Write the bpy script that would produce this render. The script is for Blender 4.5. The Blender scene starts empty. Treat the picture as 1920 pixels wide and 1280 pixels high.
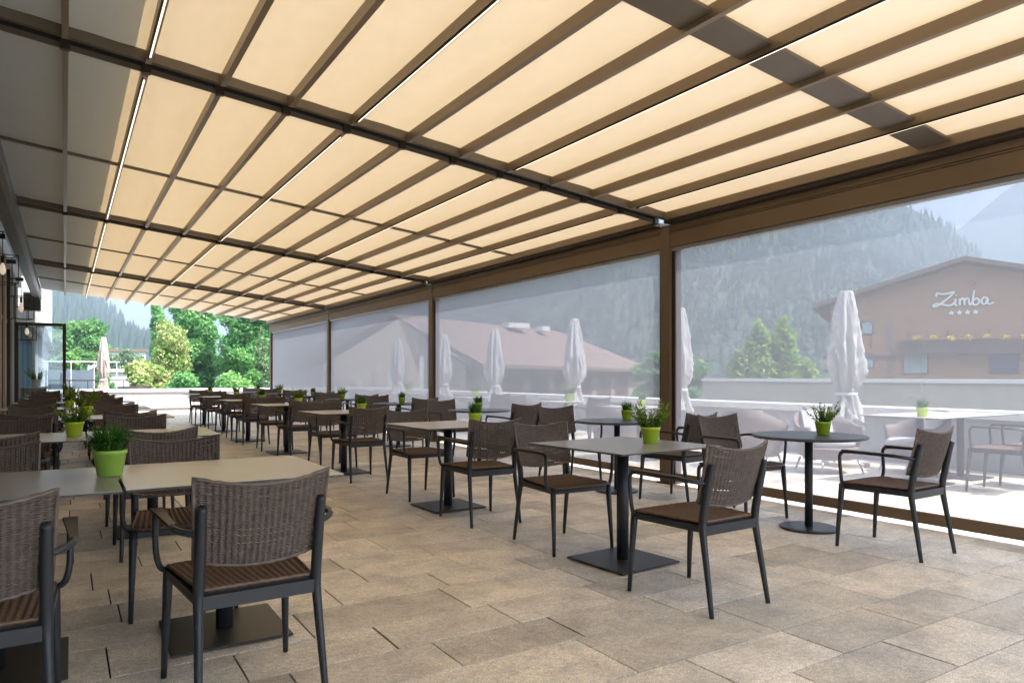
import bpy, math, random
import numpy as np
from mathutils import Vector, Matrix

random.seed(7)
rng = np.random.default_rng(11)
R = math.radians
scene = bpy.context.scene
COL = scene.collection

# ------------------------------------------------------------------ camera
H = 1.173                                   # eye height above the terrace
YAW = math.atan(838.0 / 1336.0)
cd = bpy.data.cameras.new('camera')
cam = bpy.data.objects.new('camera', cd)
COL.objects.link(cam)
cam.location = (0, 0, H)
cam.rotation_euler = (R(90), 0, -YAW)
cd.sensor_width = 36
cd.lens = 36 * 1336.0 / 1920.0
cd.shift_y = 65.0 / 1920.0
cd.clip_start = 0.05
cd.clip_end = 5000
scene.camera = cam

# ------------------------------------------------------------------ sky, sun, exposure
SUN_EL, SUN_AZ = R(58), math.atan2(0.55, -0.83)     # azimuth measured from +Y towards +X
sdir = Vector((math.sin(SUN_AZ) * math.cos(SUN_EL), math.cos(SUN_AZ) * math.cos(SUN_EL), math.sin(SUN_EL)))
world = bpy.data.worlds.new('World')
scene.world = world
world.use_nodes = True
wn = world.node_tree
wn.nodes.clear()
sky = wn.nodes.new('ShaderNodeTexSky')
sky.sky_type = 'NISHITA'
sky.sun_disc = False
sky.sun_elevation = SUN_EL
sky.sun_rotation = SUN_AZ
sky.air_density = 1.0
sky.dust_density = 3.0
wtc = wn.nodes.new('ShaderNodeTexCoord')
wno = wn.nodes.new('ShaderNodeTexNoise')
wno.inputs['Scale'].default_value = 2.2
wno.inputs['Detail'].default_value = 6
wmap = wn.nodes.new('ShaderNodeMapping')
wmap.inputs['Scale'].default_value = (1, 1, 3)
wr = wn.nodes.new('ShaderNodeMapRange')
wr.inputs['From Min'].default_value = 0.35
wr.inputs['From Max'].default_value = 0.65
wr.inputs['To Min'].default_value = 0.25
wr.inputs['To Max'].default_value = 0.75
wm = wn.nodes.new('ShaderNodeMix')
wm.data_type = 'RGBA'
wm.inputs[7].default_value = (7.2, 7.5, 8.0, 1)
wbg = wn.nodes.new('ShaderNodeBackground')
wbg.inputs['Strength'].default_value = 0.15
wout = wn.nodes.new('ShaderNodeOutputWorld')
wn.links.new(wtc.outputs['Generated'], wmap.inputs['Vector'])
wn.links.new(wmap.outputs[0], wno.inputs['Vector'])
wn.links.new(wno.outputs[0], wr.inputs['Value'])
wn.links.new(wr.outputs[0], wm.inputs[0])
wn.links.new(sky.outputs[0], wm.inputs[6])
wn.links.new(wm.outputs[2], wbg.inputs['Color'])
wn.links.new(wbg.outputs[0], wout.inputs['Surface'])

sl = bpy.data.lights.new('sun', 'SUN')
sl.energy = 4.7
sl.angle = R(0.6)
sl.color = (1.0, 0.965, 0.92)
so = bpy.data.objects.new('sun', sl)
COL.objects.link(so)
so.location = (10, -20, 40)
so.rotation_euler = (-sdir).to_track_quat('-Z', 'Y').to_euler()

scene.view_settings.view_transform = 'Standard'
scene.view_settings.look = 'None'
scene.view_settings.gamma = 1
scene.view_settings.exposure = 2.18
scene.view_settings.use_curve_mapping = False
scene.render.engine = 'CYCLES'
scene.cycles.max_bounces = 10
scene.cycles.diffuse_bounces = 6
scene.cycles.transmission_bounces = 8
scene.cycles.transparent_max_bounces = 24
scene.cycles.volume_bounces = 0

# ------------------------------------------------------------------ helpers
def at(px, py, depth):
    """world point that lies `depth` metres along the viewing axis (used once, to survey far buildings)"""
    u = (px - 960) / 1336.0
    return Vector((depth * (math.sin(YAW) + u * math.cos(YAW)), depth * (math.cos(YAW) - u * math.sin(YAW)),
                   H - (py - 705) * depth / 1336.0))

class MB:
    def __init__(s):
        s.v = []; s.f = []
    def add(s, vs, fs):
        o = len(s.v)
        s.v.extend([tuple(p) for p in vs])
        s.f.extend([tuple(i + o for i in f) for f in fs])
        return s
    def box(s, x0, x1, y0, y1, z0, z1, bev=0.0):
        if x0 > x1: x0, x1 = x1, x0
        if y0 > y1: y0, y1 = y1, y0
        if bev <= 0:
            s.add([(x0,y0,z0),(x1,y0,z0),(x1,y1,z0),(x0,y1,z0),(x0,y0,z1),(x1,y0,z1),(x1,y1,z1),(x0,y1,z1)],
                  [(3,2,1,0),(4,5,6,7),(0,1,5,4),(1,2,6,5),(2,3,7,6),(3,0,4,7)])
        else:
            b = bev
            lo = [(x0,y0),(x1,y0),(x1,y1),(x0,y1)]
            hi = [(x0+b,y0+b),(x1-b,y0+b),(x1-b,y1-b),(x0+b,y1-b)]
            s.add([(x,y,z0) for x,y in lo]+[(x,y,z1-b) for x,y in lo]+[(x,y,z1) for x,y in hi],
                  [(3,2,1,0),(0,1,5,4),(1,2,6,5),(2,3,7,6),(3,0,4,7),(4,5,9,8),(5,6,10,9),(6,7,11,10),(7,4,8,11),(8,9,10,11)])
        return s
    def hexa(s, p):            # 8 points: bottom 4, top 4 (counter-clockwise)
        s.add(p, [(3,2,1,0),(4,5,6,7),(0,1,5,4),(1,2,6,5),(2,3,7,6),(3,0,4,7)])
        return s
    def tube(s, pts, r, n=8, ry=None, caps=True, up=(0,0,1)):
        pts = [Vector(p) for p in pts]
        m = len(pts)
        rr = r if isinstance(r, (list, tuple)) else [r]*m
        r2 = rr if ry is None else (ry if isinstance(ry, (list, tuple)) else [ry]*m)
        vs = []
        ref = Vector(up)
        for i, p in enumerate(pts):
            t = (pts[min(i+1, m-1)] - pts[max(i-1, 0)]).normalized()
            a = ref - t * ref.dot(t)
            if a.length < 1e-3:
                a = Vector((1,0,0)) - t * t.x
                if a.length < 1e-3: a = Vector((0,1,0)) - t * t.y
            a.normalize()
            b = t.cross(a)
            for k in range(n):
                an = 2*math.pi*(k+0.5)/n
                vs.append(p + b*(rr[i]*math.cos(an)) + a*(r2[i]*math.sin(an)))
        fs = []
        for i in range(m-1):
            for k in range(n):
                k2 = (k+1) % n
                fs.append((i*n+k, (i+1)*n+k, (i+1)*n+k2, i*n+k2))
        if caps:
            fs.append(tuple(range(n)))
            fs.append(tuple((m-1)*n + k for k in reversed(range(n))))
        s.add(vs, fs)
        return s
    def lathe(s, prof, n=24, cx=0, cy=0, cap=True):
        vs = []; fs = []
        for r, z in prof:
            for k in range(n):
                a = 2*math.pi*k/n
                vs.append((cx + r*math.cos(a), cy + r*math.sin(a), z))
        for i in range(len(prof)-1):
            for k in range(n):
                k2 = (k+1) % n
                fs.append((i*n+k, i*n+k2, (i+1)*n+k2, (i+1)*n+k))
        if cap:
            fs.append(tuple(reversed(range(n))))
            fs.append(tuple((len(prof)-1)*n+k for k in range(n)))
        s.add(vs, fs)
        return s
    def mesh(s, name, mat, smooth=False):
        me = bpy.data.meshes.new(name)
        me.from_pydata(s.v, [], s.f)
        if mat: me.materials.append(mat)
        if smooth: me.polygons.foreach_set('use_smooth', [True]*len(me.polygons))
        me.update()
        return me
    def obj(s, name, mat, parent=None, smooth=False, loc=None):
        return link(name, s.mesh(name, mat, smooth), parent, loc)

def link(name, me, parent=None, loc=None):
    o = bpy.data.objects.new(name, me)
    COL.objects.link(o)
    if parent: o.parent = parent
    if loc is not None: o.location = loc
    return o

def tag(o, label=None, cat=None, group=None, kind=None):
    if label: o['label'] = label
    if cat: o['category'] = cat
    if group: o['group'] = group
    if kind: o['kind'] = kind
    return o

def thing(name, label, cat, loc=(0,0,0), rz=0, group=None):
    o = bpy.data.objects.new(name, None)
    o.empty_display_size = 0.2
    COL.objects.link(o)
    o.location = loc
    o.rotation_euler = (0,0,rz)
    return tag(o, label, cat, group)

def dup(root, label, loc, rz=0, scale=None, group=None):
    r = root.copy(); COL.objects.link(r)
    r.location = loc; r.rotation_euler = (0,0,rz)
    if scale: r.scale = (scale, scale, scale)
    r['label'] = label
    if group: r['group'] = group
    for ch in list(root.children):
        c = ch.copy(); COL.objects.link(c); c.parent = r
        for g in list(ch.children):
            d = g.copy(); COL.objects.link(d); d.parent = c
    return r

# ------------------------------------------------------------------ materials
def mat(name, col, rough=0.6, metal=0.0, noise=0.0, scale=20.0, bump=0.0, bscale=None, spec=0.5, col2=None,
        coord='Object', stretch=None, rand=0.0):
    m = bpy.data.materials.new(name)
    m.use_nodes = True
    nt = m.node_tree; n = nt.nodes; l = nt.links
    b = n['Principled BSDF']
    b.inputs['Roughness'].default_value = rough
    b.inputs['Metallic'].default_value = metal
    b.inputs['Specular IOR Level'].default_value = spec
    b.inputs['Base Color'].default_value = (*col, 1)
    if noise > 0 or col2 or bump > 0 or rand > 0:
        tc = n.new('ShaderNodeTexCoord')
        vec = tc.outputs[coord]
        if stretch:
            mp = n.new('ShaderNodeMapping'); mp.inputs['Scale'].default_value = stretch
            l.new(vec, mp.inputs[0]); vec = mp.outputs[0]
        no = n.new('ShaderNodeTexNoise')
        no.inputs['Scale'].default_value = scale
        no.inputs['Detail'].default_value = 6
        no.inputs['Roughness'].default_value = 0.62
        l.new(vec, no.inputs['Vector'])
        mr = n.new('ShaderNodeMapRange')
        mr.inputs['From Min'].default_value = 0.3; mr.inputs['From Max'].default_value = 0.7
        l.new(no.outputs[0], mr.inputs['Value'])
        mx = n.new('ShaderNodeMix'); mx.data_type = 'RGBA'
        c2 = col2 or tuple(c*(1-noise) for c in col)
        mx.inputs[6].default_value = (*col, 1); mx.inputs[7].default_value = (*c2, 1)
        l.new(mr.outputs[0], mx.inputs[0])
        out = mx.outputs[2]
        if rand > 0:
            oi = n.new('ShaderNodeObjectInfo')
            r2 = n.new('ShaderNodeMapRange')
            r2.inputs['To Min'].default_value = 1-rand; r2.inputs['To Max'].default_value = 1+rand
            l.new(oi.outputs['Random'], r2.inputs['Value'])
            hs = n.new('ShaderNodeHueSaturation')
            l.new(r2.outputs[0], hs.inputs['Value']); l.new(out, hs.inputs['Color'])
            out = hs.outputs[0]
        l.new(out, b.inputs['Base Color'])
        if bump > 0:
            nb = n.new('ShaderNodeTexNoise')
            nb.inputs['Scale'].default_value = bscale or scale*3
            nb.inputs['Detail'].default_value = 4
            l.new(vec, nb.inputs['Vector'])
            bp = n.new('ShaderNodeBump'); bp.inputs['Strength'].default_value = bump
            bp.inputs['Distance'].default_value = 0.01
            l.new(nb.outputs[0], bp.inputs['Height'])
            l.new(bp.outputs[0], b.inputs['Normal'])
    return m

def stone_mat(name, ca, cb):
    """grainy concrete/granite paving: mottled, with stains and fine speckle, own tint per tile"""
    m = bpy.data.materials.new(name); m.use_nodes = True
    nt = m.node_tree; n = nt.nodes; l = nt.links
    b = n['Principled BSDF']; b.inputs['Roughness'].default_value = 0.44
    b.inputs['Specular IOR Level'].default_value = 0.5
    geo = n.new('ShaderNodeNewGeometry')
    def noise(sc, det=5, ro=0.6):
        t = n.new('ShaderNodeTexNoise'); t.inputs['Scale'].default_value = sc
        t.inputs['Detail'].default_value = det; t.inputs['Roughness'].default_value = ro
        l.new(geo.outputs['Position'], t.inputs['Vector']); return t.outputs[0]
    def rng_(v, a, c, d, e):
        r = n.new('ShaderNodeMapRange'); r.inputs['From Min'].default_value = a; r.inputs['From Max'].default_value = c
        r.inputs['To Min'].default_value = d; r.inputs['To Max'].default_value = e
        l.new(v, r.inputs['Value']); return r.outputs[0]
    def mul(a, c):
        t = n.new('ShaderNodeMath'); t.operation = 'MULTIPLY'; l.new(a, t.inputs[0]); l.new(c, t.inputs[1]); return t.outputs[0]
    mx = n.new('ShaderNodeMix'); mx.data_type = 'RGBA'
    mx.inputs[6].default_value = (*ca, 1); mx.inputs[7].default_value = (*cb, 1)
    l.new(rng_(noise(1.6, 4), 0.36, 0.64, 0, 1), mx.inputs[0])
    speck = rng_(noise(150, 2, 0.8), 0.32, 0.68, 0.62, 1.36)
    mid = rng_(noise(42, 3, 0.7), 0.32, 0.68, 0.80, 1.16)
    stain = rng_(noise(3.6, 5, 0.7), 0.42, 0.66, 1.06, 0.72)
    spots = rng_(noise(14, 2, 0.5), 0.66, 0.76, 1.0, 0.78)
    oi = n.new('ShaderNodeObjectInfo')
    at_ = n.new('ShaderNodeAttribute'); at_.attribute_name = 'tint'
    ran = rng_(oi.outputs['Random'], 0, 1, 0.78, 1.20)
    tin = rng_(at_.outputs['Fac'], -1, 1, 0.84, 1.16)
    v = mul(mul(mul(mul(speck, mid), stain), spots), mul(ran, tin))
    hs = n.new('ShaderNodeHueSaturation'); l.new(v, hs.inputs['Value']); l.new(mx.outputs[2], hs.inputs['Color'])
    l.new(hs.outputs[0], b.inputs['Base Color'])
    bp = n.new('ShaderNodeBump'); bp.inputs['Strength'].default_value = 0.35; bp.inputs['Distance'].default_value = 0.002
    l.new(noise(220, 3, 0.7), bp.inputs['Height']); l.new(bp.outputs[0], b.inputs['Normal'])
    return m

def leaf_mat(name, ca, cb, trans=0.35, rough=0.45):
    m = bpy.data.materials.new(name); m.use_nodes = True
    nt = m.node_tree; n = nt.nodes; l = nt.links; n.clear()
    at_ = n.new('ShaderNodeAttribute'); at_.attribute_name = 'tint'
    mx = n.new('ShaderNodeMix'); mx.data_type = 'RGBA'
    mx.inputs[6].default_value = (*ca, 1); mx.inputs[7].default_value = (*cb, 1)
    l.new(at_.outputs['Fac'], mx.inputs[0])
    p = n.new('ShaderNodeBsdfPrincipled'); p.inputs['Roughness'].default_value = rough
    l.new(mx.outputs[2], p.inputs['Base Color'])
    t = n.new('ShaderNodeBsdfTranslucent'); l.new(mx.outputs[2], t.inputs['Color'])
    s = n.new('ShaderNodeMixShader'); s.inputs[0].default_value = trans
    l.new(p.outputs[0], s.inputs[1]); l.new(t.outputs[0], s.inputs[2])
    o = n.new('ShaderNodeOutputMaterial'); l.new(s.outputs[0], o.inputs['Surface'])
    return m

def fabric_mat(name, dcol, tcol, tfac, transp_face=0.0, transp_graze=0.0, weave=900, mottled=0.0, sheen=0.0):
    m = bpy.data.materials.new(name); m.use_nodes = True
    nt = m.node_tree; n = nt.nodes; l = nt.links; n.clear()
    d = n.new('ShaderNodeBsdfDiffuse'); d.inputs['Color'].default_value = (*dcol, 1)
    t = n.new('ShaderNodeBsdfTranslucent'); t.inputs['Color'].default_value = (*tcol, 1)
    if mottled > 0:
        g = n.new('ShaderNodeNewGeometry')
        mp = n.new('ShaderNodeMapping'); mp.inputs['Scale'].default_value = (3, 1.0, 1)
        l.new(g.outputs['Position'], mp.inputs[0])
        no = n.new('ShaderNodeTexNoise'); no.inputs['Scale'].default_value = 6; no.inputs['Detail'].default_value = 8
        no.inputs['Roughness'].default_value = 0.75
        l.new(mp.outputs[0], no.inputs['Vector'])
        mr = n.new('ShaderNodeMapRange'); mr.inputs['From Min'].default_value = 0.3; mr.inputs['From Max'].default_value = 0.7
        mr.inputs['To Min'].default_value = 1-mottled; mr.inputs['To Max'].default_value = 1+mottled
        l.new(no.outputs[0], mr.inputs['Value'])
        hs = n.new('ShaderNodeHueSaturation'); hs.inputs['Color'].default_value = (*tcol, 1)
        l.new(mr.outputs[0], hs.inputs['Value']); l.new(hs.outputs[0], t.inputs['Color'])
    s = n.new('ShaderNodeMixShader'); s.inputs[0].default_value = tfac
    l.new(d.outputs[0], s.inputs[1]); l.new(t.outputs[0], s.inputs[2])
    out = s.outputs[0]
    if sheen > 0:
        gl = n.new('ShaderNodeBsdfGlossy'); gl.inputs['Roughness'].default_value = 0.42
        lf = n.new('ShaderNodeLayerWeight'); lf.inputs['Blend'].default_value = 0.5
        pw = n.new('ShaderNodeMath'); pw.operation = 'POWER'; pw.inputs[1].default_value = 4.0
        l.new(lf.outputs['Facing'], pw.inputs[0])
        fr = n.new('ShaderNodeMath'); fr.operation = 'MULTIPLY'; fr.inputs[1].default_value = sheen
        l.new(pw.outputs[0], fr.inputs[0])
        s3 = n.new('ShaderNodeMixShader'); l.new(fr.outputs[0], s3.inputs[0]); l.new(out, s3.inputs[1]); l.new(gl.outputs[0], s3.inputs[2])
        out = s3.outputs[0]
    if transp_face > 0:
        tr = n.new('ShaderNodeBsdfTransparent')
        lw = n.new('ShaderNodeLayerWeight'); lw.inputs['Blend'].default_value = 0.5
        mr = n.new('ShaderNodeMapRange'); mr.inputs['From Min'].default_value = 0.10; mr.inputs['From Max'].default_value = 0.72
        mr.inputs['To Min'].default_value = transp_face; mr.inputs['To Max'].default_value = transp_graze
        l.new(lw.outputs['Facing'], mr.inputs['Value'])
        s2 = n.new('ShaderNodeMixShader'); l.new(mr.outputs[0], s2.inputs[0])
        l.new(out, s2.inputs[1]); l.new(tr.outputs[0], s2.inputs[2])
        out = s2.outputs[0]
    o = n.new('ShaderNodeOutputMaterial'); l.new(out, o.inputs['Surface'])
    return m

def glass_mat(name, tint=(0.75,0.82,0.84), refl=0.16):
    m = bpy.data.materials.new(name); m.use_nodes = True
    nt = m.node_tree; n = nt.nodes; l = nt.links; n.clear()
    g = n.new('ShaderNodeBsdfGlossy'); g.inputs['Roughness'].default_value = 0.02
    t = n.new('ShaderNodeBsdfTransparent'); t.inputs['Color'].default_value = (*tint, 1)
    f = n.new('ShaderNodeFresnel'); f.inputs['IOR'].default_value = 1.5
    mt = n.new('ShaderNodeMath'); mt.operation = 'ADD'; mt.inputs[1].default_value = refl - 0.04; mt.use_clamp = True
    l.new(f.outputs[0], mt.inputs[0])
    s = n.new('ShaderNodeMixShader'); l.new(mt.outputs[0], s.inputs[0]); l.new(t.outputs[0], s.inputs[1]); l.new(g.outputs[0], s.inputs[2])
    o = n.new('ShaderNodeOutputMaterial'); l.new(s.outputs[0], o.inputs['Surface'])
    return m

def emit_mat(name, col, st):
    m = bpy.data.materials.new(name); m.use_nodes = True
    b = m.node_tree.nodes['Principled BSDF']
    b.inputs['Base Color'].default_value = (0.8,0.8,0.8,1)
    b.inputs['Emission Color'].default_value = (*col, 1); b.inputs['Emission Strength'].default_value = st
    return m

M = {}
M['tile'] = stone_mat('paving_stone', (0.79,0.69,0.555), (0.69,0.62,0.53))
M['joint'] = mat('joint_sand', (0.035,0.03,0.027), 0.95, noise=0.4, scale=40)
M['bronze'] = mat('bronze_coated_metal', (0.22,0.155,0.095), 0.42, 0.35, noise=0.08, scale=3, spec=0.4)
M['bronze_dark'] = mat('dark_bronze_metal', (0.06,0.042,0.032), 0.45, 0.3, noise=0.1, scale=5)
M['rafter'] = mat('taupe_coated_metal', (0.245,0.18,0.115), 0.36, 0.30, noise=0.06, scale=3)
M['beam'] = mat('dark_taupe_beam', (0.16,0.13,0.10), 0.42, 0.3, noise=0.08, scale=3)
M['gutter'] = mat('grey_coated_metal', (0.20,0.22,0.24), 0.35, 0.5, noise=0.08, scale=4)
M['slot'] = mat('dark_slot', (0.02,0.02,0.02), 0.6, noise=0.2, scale=9)
M['strip'] = mat('grey_aluminium', (0.33,0.34,0.36), 0.3, 0.7, noise=0.05, scale=6)
M['anthracite'] = mat('anthracite_powder_coat', (0.036,0.042,0.05), 0.38, 0.25, noise=0.12, scale=30, bump=0.05, bscale=600)
M['armpad'] = mat('bronze_arm_pad', (0.085,0.068,0.052), 0.4, 0.3, noise=0.1, scale=20)
M['rattan'] = mat('woven_rattan', (0.175,0.138,0.118), 0.5, 0, noise=0.45, scale=45, spec=0.45, rand=0.12)
M['rattan_warm_lit'] = mat('woven_rattan_warm_lit', (0.20,0.125,0.085), 0.45, 0, noise=0.45, scale=45, spec=0.45, rand=0.12)  # same rattan, with warm ceiling light painted into the seat colour
M['rattan_pad'] = mat('dark_rattan_underlay', (0.035,0.026,0.02), 0.7, noise=0.3, scale=50)
M['laminate'] = mat('taupe_laminate', (0.60,0.56,0.49), 0.26, 0, noise=0.06, scale=60, bump=0.02, bscale=500, spec=0.55)
M['laminate_grey'] = mat('grey_laminate', (0.30,0.29,0.28), 0.25, 0, noise=0.06, scale=60, bump=0.02, bscale=500, spec=0.55)
M['edge'] = mat('laminate_edge', (0.09,0.085,0.08), 0.5, noise=0.15, scale=60)
M['slate'] = mat('slate_table_top', (0.055,0.068,0.082), 0.36, 0.1, noise=0.1, scale=40, spec=0.5)
M['base'] = mat('table_base_steel', (0.06,0.056,0.052), 0.42, 0.4, noise=0.12, scale=20)
M['lime'] = mat('lime_green_plastic', (0.43,0.62,0.03), 0.32, 0, noise=0.06, scale=20, spec=0.5)
M['lime_pale'] = mat('pale_lime_plastic', (0.36,0.60,0.09), 0.35, 0, noise=0.06, scale=20, spec=0.5)
M['white_pot'] = mat('white_ceramic', (0.8,0.79,0.77), 0.3, noise=0.04, scale=8)
M['soil'] = mat('potting_soil', (0.03,0.02,0.012), 0.95, noise=0.4, scale=90, bump=0.5)
M['grass'] = leaf_mat('tuft_blades', (0.02,0.10,0.012), (0.09,0.26,0.03), 0.25)
M['sprig'] = leaf_mat('sprig_leaves', (0.035,0.13,0.01), (0.24,0.36,0.03), 0.3)
M['pink'] = leaf_mat('pink_buds', (0.55,0.12,0.10), (0.75,0.38,0.16), 0.25)
M['roof_fabric'] = fabric_mat('cream_awning_cloth', (0.51,0.59,0.69), (0.76,0.53,0.275), 0.19, mottled=0.10)
M['screen'] = fabric_mat('screen_mesh', (0.26,0.262,0.290), (0.252,0.262,0.300), 0.45, 0.46, 0.05)
M['canopy'] = fabric_mat('parasol_cloth', (0.62,0.61,0.61), (0.5,0.49,0.48), 0.25)
M['led'] = emit_mat('led_strip', (1.0,0.86,0.64), 0.5)
M['bulb'] = emit_mat('bulb_glow', (1.0,0.80,0.58), 0.12)
M['glass'] = glass_mat('window_glass')
M['darkglass'] = mat('dark_window', (0.03,0.035,0.04), 0.08, 0, noise=0.3, scale=0.7, spec=0.8)
M['white_wall'] = mat('white_render', (0.74,0.73,0.71), 0.8, noise=0.08, scale=3, bump=0.15, bscale=120)
M['parapet'] = mat('pale_plaster', (0.36,0.37,0.385), 0.8, noise=0.12, scale=2.0, bump=0.15, bscale=90)
M['cap'] = mat('white_coping', (0.70,0.70,0.70), 0.5, noise=0.06, scale=4)
M['concrete'] = mat('grey_concrete', (0.50,0.45,0.39), 0.8, noise=0.2, scale=1.2, bump=0.2, bscale=60)
M['clad'] = mat('white_metal_cladding', (0.70,0.71,0.74), 0.35, 0.2, noise=0.05, scale=2)
M['curtain'] = mat('grey_blue_curtain', (0.36,0.44,0.47), 0.85, noise=0.12, scale=4)
M['cream'] = mat('cream_plaster', (0.40,0.335,0.25), 0.8, noise=0.1, scale=1.5)
M['roof_brown'] = mat('brown_roof_tiles', (0.21,0.145,0.115), 0.75, noise=0.2, scale=2.5, bump=0.4, bscale=8)
M['wood'] = mat('red_brown_timber', (0.43,0.235,0.12), 0.6, noise=0.25, scale=2.5, stretch=(1,1,14))
M['wood_dark'] = mat('dark_timber', (0.13,0.07,0.045), 0.6, noise=0.25, scale=3, stretch=(1,1,9))
M['sign_white'] = mat('sign_white', (0.85,0.85,0.88), 0.4, noise=0.03, scale=3)
M['sign_red'] = mat('sign_red', (0.6,0.08,0.05), 0.4, noise=0.1, scale=3)
M['yellow'] = leaf_mat('yellow_blossom', (0.75,0.55,0.03), (0.8,0.66,0.08), 0.2)
M['bark'] = mat('bark', (0.10,0.075,0.055), 0.9, noise=0.4, scale=8, bump=0.6)
M['wicker_pale'] = mat('pale_wicker', (0.22,0.175,0.165), 0.6, noise=0.25, scale=60, bump=0.6, bscale=130)
M['cushion'] = mat('white_cushion', (0.50,0.50,0.51), 0.85, noise=0.05, scale=6)
M['slatebox'] = mat('slate_blue_panel', (0.14,0.18,0.22), 0.6, noise=0.2, scale=3)
M['louvre'] = mat('olive_grey_louvre', (0.14,0.15,0.12), 0.5, 0.3, noise=0.1, scale=5)
M['beige'] = mat('beige_jamb', (0.55,0.48,0.38), 0.6, noise=0.08, scale=3)
M['leaf_green'] = leaf_mat('hornbeam_leaves', (0.06,0.27,0.07), (0.30,0.55,0.19), 0.5)
M['leaf_yellow'] = leaf_mat('golden_leaves', (0.14,0.30,0.04), (0.62,0.62,0.28))
M['leaf_pale'] = leaf_mat('silver_leaves', (0.09,0.18,0.07), (0.26,0.36,0.18))
M['leaf_lime'] = leaf_mat('young_leaves', (0.08,0.26,0.06), (0.28,0.50,0.14))
M['leaf_hedge'] = leaf_mat('hedge_leaves', (0.16,0.33,0.05), (0.40,0.55,0.14), 0.5)
M['leaf_mid'] = leaf_mat('broad_leaves', (0.08,0.26,0.06), (0.27,0.48,0.16), 0.5)
M['needle'] = leaf_mat('spruce_needles', (0.02,0.05,0.022), (0.045,0.085,0.035), 0.15)
M['meadow'] = mat('meadow', (0.07,0.12,0.03), 0.95, noise=0.4, scale=0.05, col2=(0.10,0.12,0.05), coord='Object')
M['forest'] = mat('forested_slope', (0.022,0.05,0.02), 0.95, scale=0.035, col2=(0.045,0.075,0.035), bump=1.0, bscale=0.12, coord='Object')

# ------------------------------------------------------------------ terrain
g = MB(); n_ = 24
S = 2500
g.add([(-S,-S,-4.5),(S,-S,-4.5),(S,S,-4.5),(-S,S,-4.5)], [(0,1,2,3)])
tag(g.obj('ground', M['meadow']), kind='structure')

def fbm(x, y, seed=0):
    v = 0; a = 1.0; f = 1.0
    for k in range(5):
        v += a * math.sin(x*f*1.3 + seed + k*1.7 + 1.5*math.sin(y*f*0.9 + k)) * math.cos(y*f*1.1 + seed*0.7 + k*2.3 + math.sin(x*f*0.7))
        a *= 0.5; f *= 2.03
    return v

def mountain(name, ridge, near, far, seed, rough=7.0, nu=150, nv=46):
    """ridge: (px, py) samples of its skyline; a slope that climbs from `near` to `far` metres and falls behind"""
    vs = []; fs = []
    xs = [r[0] for r in ridge]
    for i in range(nu):
        px = xs[0] + (xs[-1]-xs[0])*i/(nu-1)
        py = np.interp(px, xs, [r[1] for r in ridge])
        top = at(px, py, far)
        for j in range(nv):
            t = j/(nv-1)
            if t <= 0.8:
                q = t/0.8
                d = near + (far-near)*q
                z = -4.6 + (top.z+4.6) * (q**1.25)
            else:
                q = (t-0.8)/0.2
                d = far + (far-near)*0.6*q
                z = -4.6 + (top.z+4.6)*(1-q)
            p = at(px, 705, d)
            w = math.sin(math.pi*min(1,t/0.8))**0.5*0.9 + 0.12
            z += rough*fbm(p.x/95.0, p.y/95.0, seed)*w*(0 if j in (0, nv-1) else 1)
            vs.append((p.x, p.y, z))
    for i in range(nu-1):
        for j in range(nv-1):
            a = i*nv+j
            fs.append((a, a+nv, a+nv+1, a+1))
    me = bpy.data.meshes.new(name); me.from_pydata(vs, [], fs); me.materials.append(M['forest'])
    me.polygons.foreach_set('use_smooth', [True]*len(me.polygons))
    me.update()
    return tag(link(name, me), kind='structure'), vs, nu, nv

mt1, mv1, a1, b1 = mountain('mountain', [(480,704),(560,690),(640,650),(700,600),(820,500),(950,420),(1100,350),(1250,300),(1400,290),
        (1550,325),(1650,366),(1715,392),(1760,415),(1800,440),(1860,500),(1920,560),(2050,610),(2300,650),(2600,690)], 120, 430, 1.3, rough=5.0)
mt2, mv2, a2, b2 = mountain('far_mountain', [(1500,600),(1640,520),(1760,447),(1800,428),(1840,395),(1880,362),(1920,335),(2000,280),(2150,260),
        (2350,330),(2600,450),(2900,640)], 420, 900, 4.2, rough=11.0)
mt3, mv3, a3, b3 = mountain('hill', [(-350,560),(-150,520),(-40,515),(60,530),(100,550),(130,565),(160,585),(190,610),(220,635),(260,668),(330,690),(400,702)], 160, 360, 7.7, rough=3.0)

def spruces(name, verts, nu, nv, count, size, seed, jmin=0.15):
    """a far-off conifer wood that reads as one mass"""
    r = np.random.default_rng(seed)
    V = []; F = []; T = []
    for _ in range(count):
        i = int(r.integers(1, nu-1)); j = int(nv*(jmin + (0.81-jmin)*r.random()))
        x, y, z = verts[i*nv+j]
        x2, y2, z2 = verts[min(nu-1,i+1)*nv+j]
        t = r.random()
        x += (x2-x)*t; y += (y2-y)*t; z += (z2-z)*t
        h = size*(0.6+0.8*r.random()); w = h*0.2
        tint = r.random()
        for k in range(3):
            zb = z - 0.5 + h*(0.05+0.27*k); zt = zb + h*0.45; ww = w*(1-0.27*k)
            o = len(V)
            ph = r.random()*6.28
            for q in range(5):
                a = ph + q*math.tau/5
                rr = ww*(0.8+0.4*r.random())
                V.append((x+rr*math.cos(a), y+rr*math.sin(a), zb)); T.append(tint)
            V.append((x, y, zt)); T.append(min(1,tint+0.2))
            for q in range(5): F.append((o+q, o+(q+1)%5, o+5))
    me = bpy.data.meshes.new(name); me.from_pydata(V, [], F); me.materials.append(M['needle'])
    at_ = me.attributes.new('tint', 'FLOAT', 'POINT'); at_.data.foreach_set('value', T)
    me.update()
    return tag(link(name, me), kind='stuff')
tag(spruces('hill_forest', mv3, a3, b3, 3200, 13, 3, 0.25), 'hazy blue spruce forest on the hill beyond the open end', 'forest')
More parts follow.
